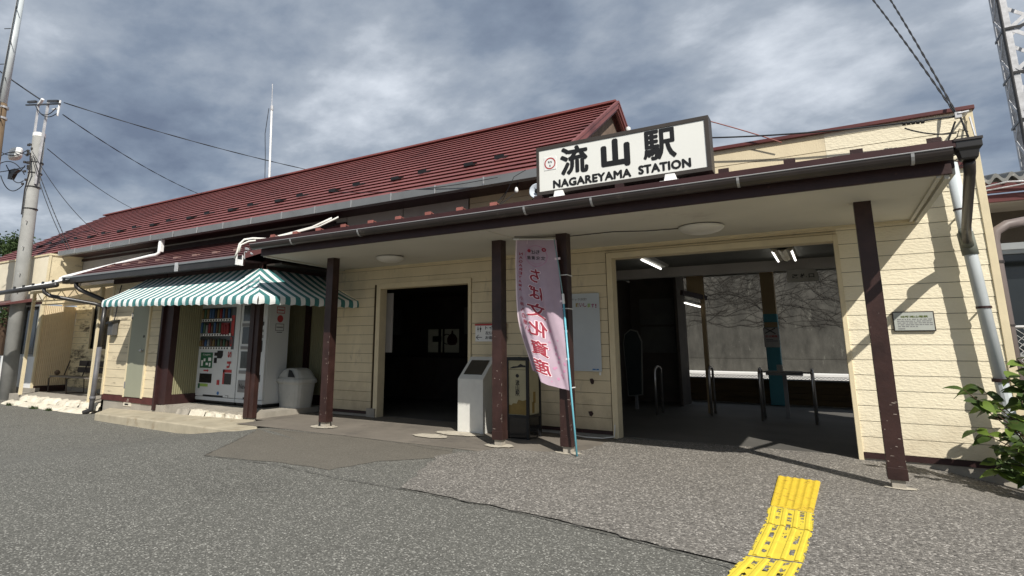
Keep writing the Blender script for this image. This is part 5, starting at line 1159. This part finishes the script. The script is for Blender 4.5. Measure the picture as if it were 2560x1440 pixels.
obj('rear_corrugated_sheet', MB().add([(-19.4, 8.2, 2.45), (-15.0, 8.2, 2.45), (-15.0, 8.2, 2.95), (-19.4, 8.2, 2.95)], [(0, 1, 2, 3)]).box(-17.1, -17.03, 8.17, 8.199, 2.4, 2.95).box(-16.0, -15.93, 8.17, 8.199, 2.4, 2.95), RIBW, LT)
WD = thing('white_drain_pipe', 'white plastic pipe carrying water from the main eave down to the lean-to roof', 'pipe', (-15.5, 7.8, 3.4))
obj('pipe', MB().tube([(-14.05, 7.95, 3.95), (-14.05, 7.93, 3.60), (-14.12, 7.9, 3.54), (-14.3, 7.85, 3.52), (-17.55, 7.35, 3.13), (-17.65, 7.33, 3.10), (-17.68, 7.32, 2.98)], .042, 12), WHT, WD, smooth=True)
obj('head_box', MB().box(-14.12, -13.99, 7.92, 8.0, 3.62, 3.95), WHT, WD)
BE = thing('old_bench', 'old dark bench with curved metal legs against the peeling wall', 'bench', (-17.8, 8.2, 0))
obj('seat', MB().box(-19.0, -16.6, 7.95, 8.02, .43, .46).box(-19.0, -16.6, 8.05, 8.12, .43, .46).box(-19.0, -16.6, 8.15, 8.22, .43, .46).box(-19.0, -16.6, 8.25, 8.32, .43, .46), mat('worn_slat', (.18, .16, .13), .6), BE)
obj('backrest', MB().box(-18.4, -16.6, 8.40, 8.43, .55, .70).box(-18.4, -16.6, 8.42, 8.45, .73, .88), BENCHM, BE)
for x in (-18.95, -17.9, -16.7): obj('leg', MB().tube([(x, 7.95, 0), (x, 7.93, .38), (x, 7.97, .43), (x, 8.3, .43), (x, 8.42, .88)], .018, 8).tube([(x, 7.95, .02), (x, 8.4, .02), (x, 8.36, .43)], .016, 8), BENCHM, BE)
top('left_ball', MB().lathe([(0, -.075), (.045, -.06), (.075, 0), (.045, .06), (0, .075)], (-18.9, 8.1, .54), 14), mat('brown_ball', (.16, .11, .07), .8), 'small brown round object resting on the left end of the old bench', 'ball', smooth=True)
struct('bench_terrace', MB().box(-19.45, -14.40, 7.22, 8.65, -.4, -.005).box(-19.45, -14.40, 8.6, 8.9, -.2, .1), CONC)
# lime washed kerb stones in two rows
def stone(x0, x1, y0, y1, z0, z1, label, grp):
    sd = random.random()*9
    def f(a, b):
        ang = b*math.pi*.5
        y = y0+(y1-y0)*(1-math.cos(ang))**.6; z = z0+(z1-z0)*math.sin(ang)**.5
        e_ = .012*math.sin(11*a+sd)+.01*math.sin(23*a+2*sd+3*b); en = -.03*(abs(2*a-1)**8)
        return V(x0+.012+(x1-x0-.024)*a, y+e_-en, z+.6*e_+en)
    mb = MB().grid(f, 14, 8); mb.box(x0+.02, x1-.02, y1-.02, y1+.1, z0-.1, z1-.02)
    return top('kerb_stone', mb, STONE, label, 'kerb stone', grp, smooth=True)
x = -18.5; k = 0
ws = (.95, 1.15, 1.1, .92)
for w in ws:
    stone(x, x+w, 7.06, 7.22, -.14, .0, ('leftmost', 'second', 'third', 'rightmost')[k]+' whitewashed stone of the upper kerb row in front of the old bench', 'upper kerb stones'); x += w; k += 1
x = -18.9; k = 0
for w in (1.0, 1.25, .9, 1.2):
    stone(x, x+w, 6.78, 7.05, -.28, -.13, ('leftmost', 'second', 'third', 'rightmost')[k]+' rough stone of the lower kerb row along the asphalt', 'lower kerb stones'); x += w; k += 1
def tuft(x, y, z, n, r, label):
    mb = MB()
    for _ in range(n):
        a = random.uniform(0, 6.28); l = random.uniform(.03, .09); w = .008; p = V(x+random.gauss(0, r), y+random.gauss(0, r*.4), z)
        d = V(math.cos(a)*.6, math.sin(a)*.6, 1)*l; s_ = V(-math.sin(a), math.cos(a), 0)*w
        mb.add([p-s_, p+s_, p+d], [(0, 1, 2)])
    o = top('weed_tuft', mb, TREEL, label, 'weed'); return o
tuft(-18.1, 6.76, -.22, 90, .06, 'dark weed tuft at the foot of the kerb nearest the concrete pole')
tuft(-16.7, 6.74, -.22, 110, .08, 'middle dark weed tuft growing at the foot of the lower kerb')
tuft(-15.9, 6.74, -.22, 90, .06, 'rightmost weed tuft at the foot of the lower kerb')
# ------------------------------------------------------------------ poles and cables
UP = thing('concrete_utility_pole', 'grey concrete utility pole with steel H frame on top', 'utility pole', (-20.2, 7.45, -.25))
obj('shaft', MB().tube([(-20.2, 7.45, -.4), (-20.68, 7.42, 7.80)], .20, 20, r1=.165), POLEC, UP, smooth=True)
obj('cap', MB().tube([(-20.68, 7.42, 7.78), (-20.685, 7.42, 7.90)], .172, 20), WHT, UP)
obj('h_frame', MB().beam((-20.93, 7.40, 6.4), (-21.06, 7.40, 9.02), .07, .05, upv=(0, 1, 0)).beam((-20.40, 7.40, 6.2), (-20.34, 7.40, 8.88), .09, .05, upv=(0, 1, 0)), GALV, UP)
obj('crossarm', MB().beam((-21.95, 7.38, 9.15), (-19.45, 7.38, 8.62), .05, .04).beam((-21.7, 7.34, 9.18), (-21.1, 7.34, 9.06), .07, .07).beam((-20.2, 7.34, 8.86), (-19.5, 7.34, 8.70), .07, .07), GUTD, UP)
obj('insulators', MB().tube([(-19.55, 7.4, 8.25), (-19.5, 7.4, 8.75)], .03, 8).tube([(-19.95, 7.4, 8.55), (-19.55, 7.4, 8.5)], .025, 8).tube([(-21.0, 7.4, 8.95), (-20.8, 7.4, 9.1)], .05, 8), WHT, UP)
for z in (6.9, 6.55, 6.1, 5.4): x = -20.2-.48*(z+.4)/8.2; obj('band', MB().tube([(x, 7.44, z), (x, 7.44, z+.04)], .19, 16), GUTD, UP)
hw = MB()
for i in range(16):
    z = random.uniform(6.1, 7.5); hw.lathe([(0, -.04), (.04, -.03), (.04, .03), (0, .04)], (-20.75+random.uniform(-.08, .16), 7.22+random.uniform(-.03, .05), z), 8)
hw.tube([(-20.45, 7.2, 5.2), (-20.5, 7.2, 6.0), (-20.35, 7.2, 6.6), (-20.5, 7.2, 7.1)], .02, 6)
obj('clamps', hw, GUTD, UP)
for z in (5.0, 4.2, 3.4, 2.9): x = -20.2-.48*(z+.4)/8.2; obj('step_bolt', MB().tube([(x+.14, 7.36, z), (x+.24, 7.25, z)], .012, 6), GALV, UP)
P2 = thing('tall_sleeved_pole', 'tall pole with white upper part and brown sleeve at the top left corner', 'utility pole', (-21.0, 6.5, -.25))
obj('upper_shaft', MB().tube([(-20.92, 6.42, 8.6), (-21.12, 6.5, 12.6)], .125, 18, r1=.10), PVC, P2, smooth=True)
obj('brown_sleeve', MB().tube([(-20.74, 6.5, 4.0), (-20.94, 6.42, 8.6)], .165, 18, r1=.14), WOODP, P2, smooth=True)
obj('lower_shaft', MB().tube([(-20.9, 6.5, -.3), (-20.74, 6.5, 4.0)], .18, 18), POLEC, P2, smooth=True)
for z in (8.45, 8.1, 6.7, 6.5, 5.6, 5.2): x = -20.74-.2*(z-4)/4.6; obj('band', MB().tube([(x, 6.45, z), (x, 6.45, z+.06)], .165, 18), GALV, P2)
for k in range(12):
    z = 5.0+.62*k; x = -20.74-.2*(z-4)/4.6; s_ = 1 if k % 2 else -1
    obj('step_bolt', MB().tube([(x+.10*s_, 6.4, z), (x+.33*s_, 6.3, z+.01)], .012, 6), GUTD, P2)
obj('riser_cable', MB().tube([(-20.62, 6.36, 4.0), (-20.80, 6.28, 8.5), (-20.99, 6.38, 12.5)], .016, 6).tube([(-20.58, 6.40, 4.0), (-20.72, 6.32, 8.6)], .012, 6), CABLE, P2)
TB = thing('pole_equipment_box', 'white box with dark fitting below it hung between the poles at the left edge', 'equipment box', (-21.5, 7.0, 6.5))
obj('box', MB().lathe([(.0, 0), (.25, .02), (.30, .08), (.30, .28), (.27, .34), (0, .36)], (-21.62, 7.2, 7.15), 20, sx=1.2, sy=.5), WHT, TB, bevel=.01)
obj('fitting', MB().prism([(-21.95, 6.55), (-21.95, 6.85), (-21.5, 6.83), (-21.2, 6.74), (-21.5, 6.68), (-21.7, 6.5)], 'y', 7.2, 7.3), BLACK, TB)
def cable(name, a, b, s, label, r=.014, n=24, twist=False, m=CABLE):
    pts = sag(a, b, s, n)
    if twist:
        mb = MB(); k = 90; pts = sag(a, b, s, k)
        for ph in (0, math.pi):
            mb.tube([p+V(math.cos(i*.9+ph), math.sin(i*.9+ph)*.4, .6*math.sin(i*.9+ph))*r*1.0 for i, p in enumerate(pts)], r, 5)
    else: mb = MB().tube(pts, r, 6)
    return top(name, mb, m, label, 'cable', smooth=True)
cable('power_cable', (-19.25, 7.4, 8.62), (-9.0, 30, 9.3), 1.15, 'upper overhead cable sweeping from the pole to behind the roof ridge', .011, twist=True)
cable('power_cable', (-19.2, 7.4, 8.22), (-32.0, 26, 10.7), .9, 'middle overhead cable from the pole down behind the roof ridge', .010, twist=True)
cable('power_cable', (-19.9, 7.4, 7.25), (-44.5, 26, 11.6), .7, 'lowest overhead cable from the pole to the left part of the ridge', .012)
cable('power_cable', (-20.4, 7.2, 7.05), (-18.95, 7.95, 4.1), .18, 'left steep service wire from the concrete pole down to the eave gutter', .010)
cable('power_cable', (-20.3, 7.2, 7.05), (-18.80, 7.95, 4.1), .10, 'right steep service wire pair from the concrete pole to the eave gutter', .008, twist=True)
cable('power_cable', (-20.4, 7.2, 7.2), (-19.5, 9.0, 4.78), .22, 'thin steep wire from the concrete pole onto the red roof', .010)
cable('power_cable', (-20.95, 7.4, 9.12), (-24.5, 5.2, 12.2), .12, 'thick black cable running off the top left edge from the crossarm', .022)
lo = MB()
for (a, b, s) in (((-20.8, 7.2, 7.3), (-22.2, 6.9, 7.5), .18), ((-20.8, 7.2, 7.15), (-22.1, 6.9, 7.2), -.15), ((-20.75, 7.2, 6.8), (-21.6, 7.0, 6.9), .28), ((-20.7, 7.2, 6.5), (-22.2, 6.9, 6.9), -.30), ((-20.7, 7.2, 6.3), (-21.4, 7.0, 6.75), .22), ((-20.75, 7.2, 6.75), (-22.2, 6.9, 6.72), .02), ((-20.7, 7.2, 6.15), (-21.9, 7.0, 6.6), .32)): lo.tube(sag(a, b, s, 14), .014, 5)
top('looped_cables', lo, CABLE, 'loops of thin black cable hanging beside the concrete pole', 'cable')
lo = MB().tube(sag((-21.0, 7.3, 8.9), (-19.6, 7.35, 8.5), .28, 14), .014, 5).tube(sag((-20.95, 7.3, 8.85), (-19.5, 7.35, 8.3), .22, 14), .014, 5)
obj('jumper_cables', lo, CABLE, UP)
cable('power_cable', (1.53, 8.45, 3.98), (.72, 10.3, 7.6), -.10, 'left twisted service cable rising from the right roof corner', .007, twist=True, )
cable('power_cable', (1.53, 8.45, 4.0), (1.00, 10.4, 7.7), -.10, 'right twisted service cable rising from the right roof corner', .007, twist=True)
cable('power_cable', (-1.2, 8.44, 4.27), (1.52, 8.45, 4.01), .05, 'black cable running level from behind the sign to the right roof corner', .011)
cable('power_cable', (1.02, 8.45, 3.96), (1.50, 8.5, 3.82), .04, 'short drooping tail of black cable along the top of the right wall', .009)
cable('guy_wire', (-1.2, 8.5, 4.55), (-.30, 8.55, 4.06), -.01, 'thin reddish wire from behind the sign down to the parapet', .008, m=BRKT)
CI = thing('cable_bracket', 'cluster of insulators and bracket at the top right roof corner', 'bracket', (1.55, 8.5, 3.6))
mb = MB()
for i in range(5): mb.lathe([(0, -.02), (.022, -.015), (.022, .015), (0, .02)], (1.02+.045*i, 8.45, 4.02-.004*i), 8, ax='x')
obj('insulators', mb, BLACK, CI)
obj('bracket', MB().tube([(1.62, 8.63, 4.05), (1.62, 8.42, 4.04), (1.53, 8.42, 4.03)], .012, 6).tube([(1.66, 8.6, 4.02), (1.66, 8.5, 3.75)], .010, 6).box(1.50, 1.56, 8.42, 8.48, 3.98, 4.05), GALV, CI)
mb = MB()
for k in range(9):
    z = 3.42+.045*k; mb.tube([(1.42+random.uniform(0, .1), 8.56, z), (1.50+random.uniform(0, .1), 8.48, z+random.uniform(-.05, .08)), (1.56+random.uniform(0, .06), 8.55, z+.05)], .006, 5)
mb.tube([(1.42, 8.5, 3.35), (1.42, 8.5, 3.75), (1.50, 8.46, 3.95)], .010, 6).tube([(1.56, 8.5, 3.4), (1.60, 8.47, 3.7), (1.55, 8.45, 3.98)], .010, 6)
obj('wiring', mb, CABLE, CI)
top('white_cable', MB().tube([(-6.9, 6.75, 3.42), (-7.3, 6.7, 3.30), (-7.75, 6.55, 3.20), (-8.05, 6.4, 3.12), (-8.18, 6.2, 3.11), (-8.27, 6.1, 3.08), (-8.32, 6.05, 3.0), (-8.32, 6.02, 2.86), (-8.38, 6.02, 2.76)], .018, 8).tube([(-6.75, 6.75, 3.42), (-7.15, 6.72, 3.30), (-7.7, 6.5, 3.17), (-8.02, 6.3, 3.09), (-8.2, 6.14, 3.05), (-8.27, 6.04, 2.98), (-8.27, 6.02, 2.86)], .015, 8), CABW, 'pair of white cables running over the canopy roof and down to the booth gutter', 'cable', smooth=True)
lw = MB(); lw.beam((-8.24, 6.12, 2.93), (-8.14, 6.1, 2.90), .03, .03).beam((-8.22, 6.1, 2.87), (-8.16, 6.08, 2.86), .02, .02).beam((-8.10, 6.12, 2.84), (-8.02, 6.1, 2.80), .02, .02).beam((-8.24, 6.1, 2.86), (-8.22, 6.1, 2.74), .008, .01)
top('loose_fitting', lw, GALV, 'small loose grey fittings at the corner where booth gutter meets the canopy', 'fitting')
cable('roof_wire', (-8.2, 7.95, 4.35), (-4.3, 7.8, 4.0), .1, 'thin wire running across the main gutter toward the sign', .006)
# antenna behind the ridge
at = thing('whip_antenna', 'slim white whip antenna with a guy wire rising behind the roof ridge', 'antenna', (-15.35, 12.1, 6.5))
obj('mast', MB().tube([(-15.33, 12.1, 6.3), (-15.50, 12.1, 9.3)], .035, 8), WHT, at); obj('whip', MB().tube([(-15.50, 12.1, 9.3), (-15.56, 12.1, 10.25)], .014, 6).tube([(-15.49, 12.1, 9.26), (-15.50, 12.1, 9.42)], .05, 8), GALV, at); obj('side_cable', MB().tube([(-15.52, 12.0, 9.3), (-15.62, 12.0, 8.4), (-15.52, 12.0, 7.6), (-15.42, 12.0, 6.4)], .012, 5), CABLE, at)

# ------------------------------------------------------------------ plants
def leaf(mb, p, d, n, L, Wd, fold=.25):
    d = d.normalized(); s_ = d.cross(n).normalized(); n = s_.cross(d)
    K = 6; ring_ = []
    for i in range(K+1):
        t = i/K; w = Wd*math.sin(math.pi*t**.8)*(1-.15*t); c = p+d*(L*t)-V(0, 0, 1)*L*.25*t*t
        ring_.append((c-s_*w+n*w*fold, c, c+s_*w+n*w*fold))
    b = len(mb.v)
    for r in ring_: mb.v += list(r)
    for i in range(K):
        a = b+3*i; mb.f += [(a, a+1, a+4, a+3), (a+1, a+2, a+5, a+4)]
HY_ = thing('hydrangea_bush', 'hydrangea bush with large yellow green leaves edged in maroon at the right edge', 'shrub', (1.8, 7.7, -.1))
lm, lm2, st = MB(), MB(), MB(); rr = random.Random(4)
tips = [(1.06, 7.55, .92), (1.12, 7.62, .83), (1.20, 7.7, .95), (1.28, 7.6, .80), (1.10, 7.5, .55), (1.30, 7.5, .62), (1.40, 7.6, 1.05), (1.48, 7.5, 1.22), (1.42, 7.45, .45), (1.52, 7.6, .70), (1.60, 7.5, .95), (1.68, 7.7, .50), (1.34, 7.8, .35), (1.5, 7.45, .28), (1.75, 7.4, 1.1), (1.9, 7.6, .8), (2.1, 7.5, 1.0), (2.3, 7.3, .7), (2.0, 7.2, .4), (2.5, 7.4, .9), (1.7, 7.3, .25), (1.22, 7.75, .15), (1.45, 7.75, .12), (2.6, 7.0, .6), (2.8, 6.9, .9), (1.45, 8.2, .62), (1.55, 8.1, .85), (1.62, 8.3, .45), (1.40, 8.3, .30), (1.70, 8.0, .60), (1.28, 8.2, .18), (1.80, 8.2, .95), (1.50, 8.0, .30), (1.9, 7.9, .5), (1.36, 8.05, .45), (1.62, 7.9, .15), (1.48, 7.7, .85), (1.55, 7.6, .55), (1.6, 7.5, .35)]
for i, tp in enumerate(tips):
    tp = V(*tp); root = V(1.75+rr.uniform(-.15, .5), 7.75+rr.uniform(-.1, .1), gz(1.8, 7.7)-.03)
    mid_ = root.lerp(tp, .55)+V(.05, 0, .12)
    st.tube([root, mid_, tp], .009, 6, r1=.004)
    for k in range(12 if i > 5 else 6):
        a = rr.uniform(0, 6.28); base = tp.lerp(mid_, rr.uniform(0, .35))
        d = V(math.cos(a), math.sin(a)*.8, rr.uniform(-.5, .4)); L = rr.uniform(.09, .20)
        leaf(lm if rr.random() < .66 else lm2, base, d, V(rr.uniform(-.4, .4), rr.uniform(-1.1, -.1), .8), L, L*.32)
obj('leaves', lm, LEAF, HY_, smooth=True); obj('young_leaves', lm2, LEAF2, HY_, smooth=True); obj('stems', st, STEM, HY_)
def tree(name, label, c, h, R_, n, m, seed):
    t = thing(name, label, 'tree', (c[0], c[1], 0)); rr = random.Random(seed); lv = MB(); tk = MB()
    tk.tube([(c[0], c[1], -.3), (c[0]+.2, c[1], h*.5), (c[0], c[1], h*.9)], .28, 8, r1=.06)
    cl_ = []
    for _ in range(26):
        a = rr.uniform(0, 6.28); zz_ = rr.uniform(.35, 1.0); rad_ = R_*(1.1-zz_)**.6*rr.uniform(.3, 1)
        p = V(c[0]+rad_*math.cos(a), c[1]+rad_*math.sin(a), h*zz_); cl_.append(p); tk.tube([V(c[0], c[1], h*zz_*.7), p], .06, 5, r1=.02)
    for _ in range(n):
        p = rr.choice(cl_)+V(rr.gauss(0, .38), rr.gauss(0, .38), rr.gauss(0, .26)); d = V(rr.gauss(0, 1), rr.gauss(0, 1), rr.gauss(0, 1)).normalized(); s_ = d.cross(V(rr.gauss(0, 1), rr.gauss(0, 1), rr.gauss(0, 1))).normalized()
        L = rr.uniform(.10, .24); lv.add([p-d*L*.5, p+s_*L*.28, p+d*L*.5, p-s_*L*.28], [(0, 1, 2, 3)])
    obj('crown', lv, m, t); obj('trunk', tk, STEM, t)
tree('garden_tree', 'small dark green tree behind the concrete pole at the far left', (-40.5, 14.2), 7.3, 1.9, 7000, TREEL, 3)
tree('garden_tree', 'lower greyish green tree behind the roof at the left edge', (-44.0, 13.4), 6.4, 1.7, 5000, mat('grey_green_foliage', (.09, .11, .07), .8, .4, 1.5, strans=.2), 8)
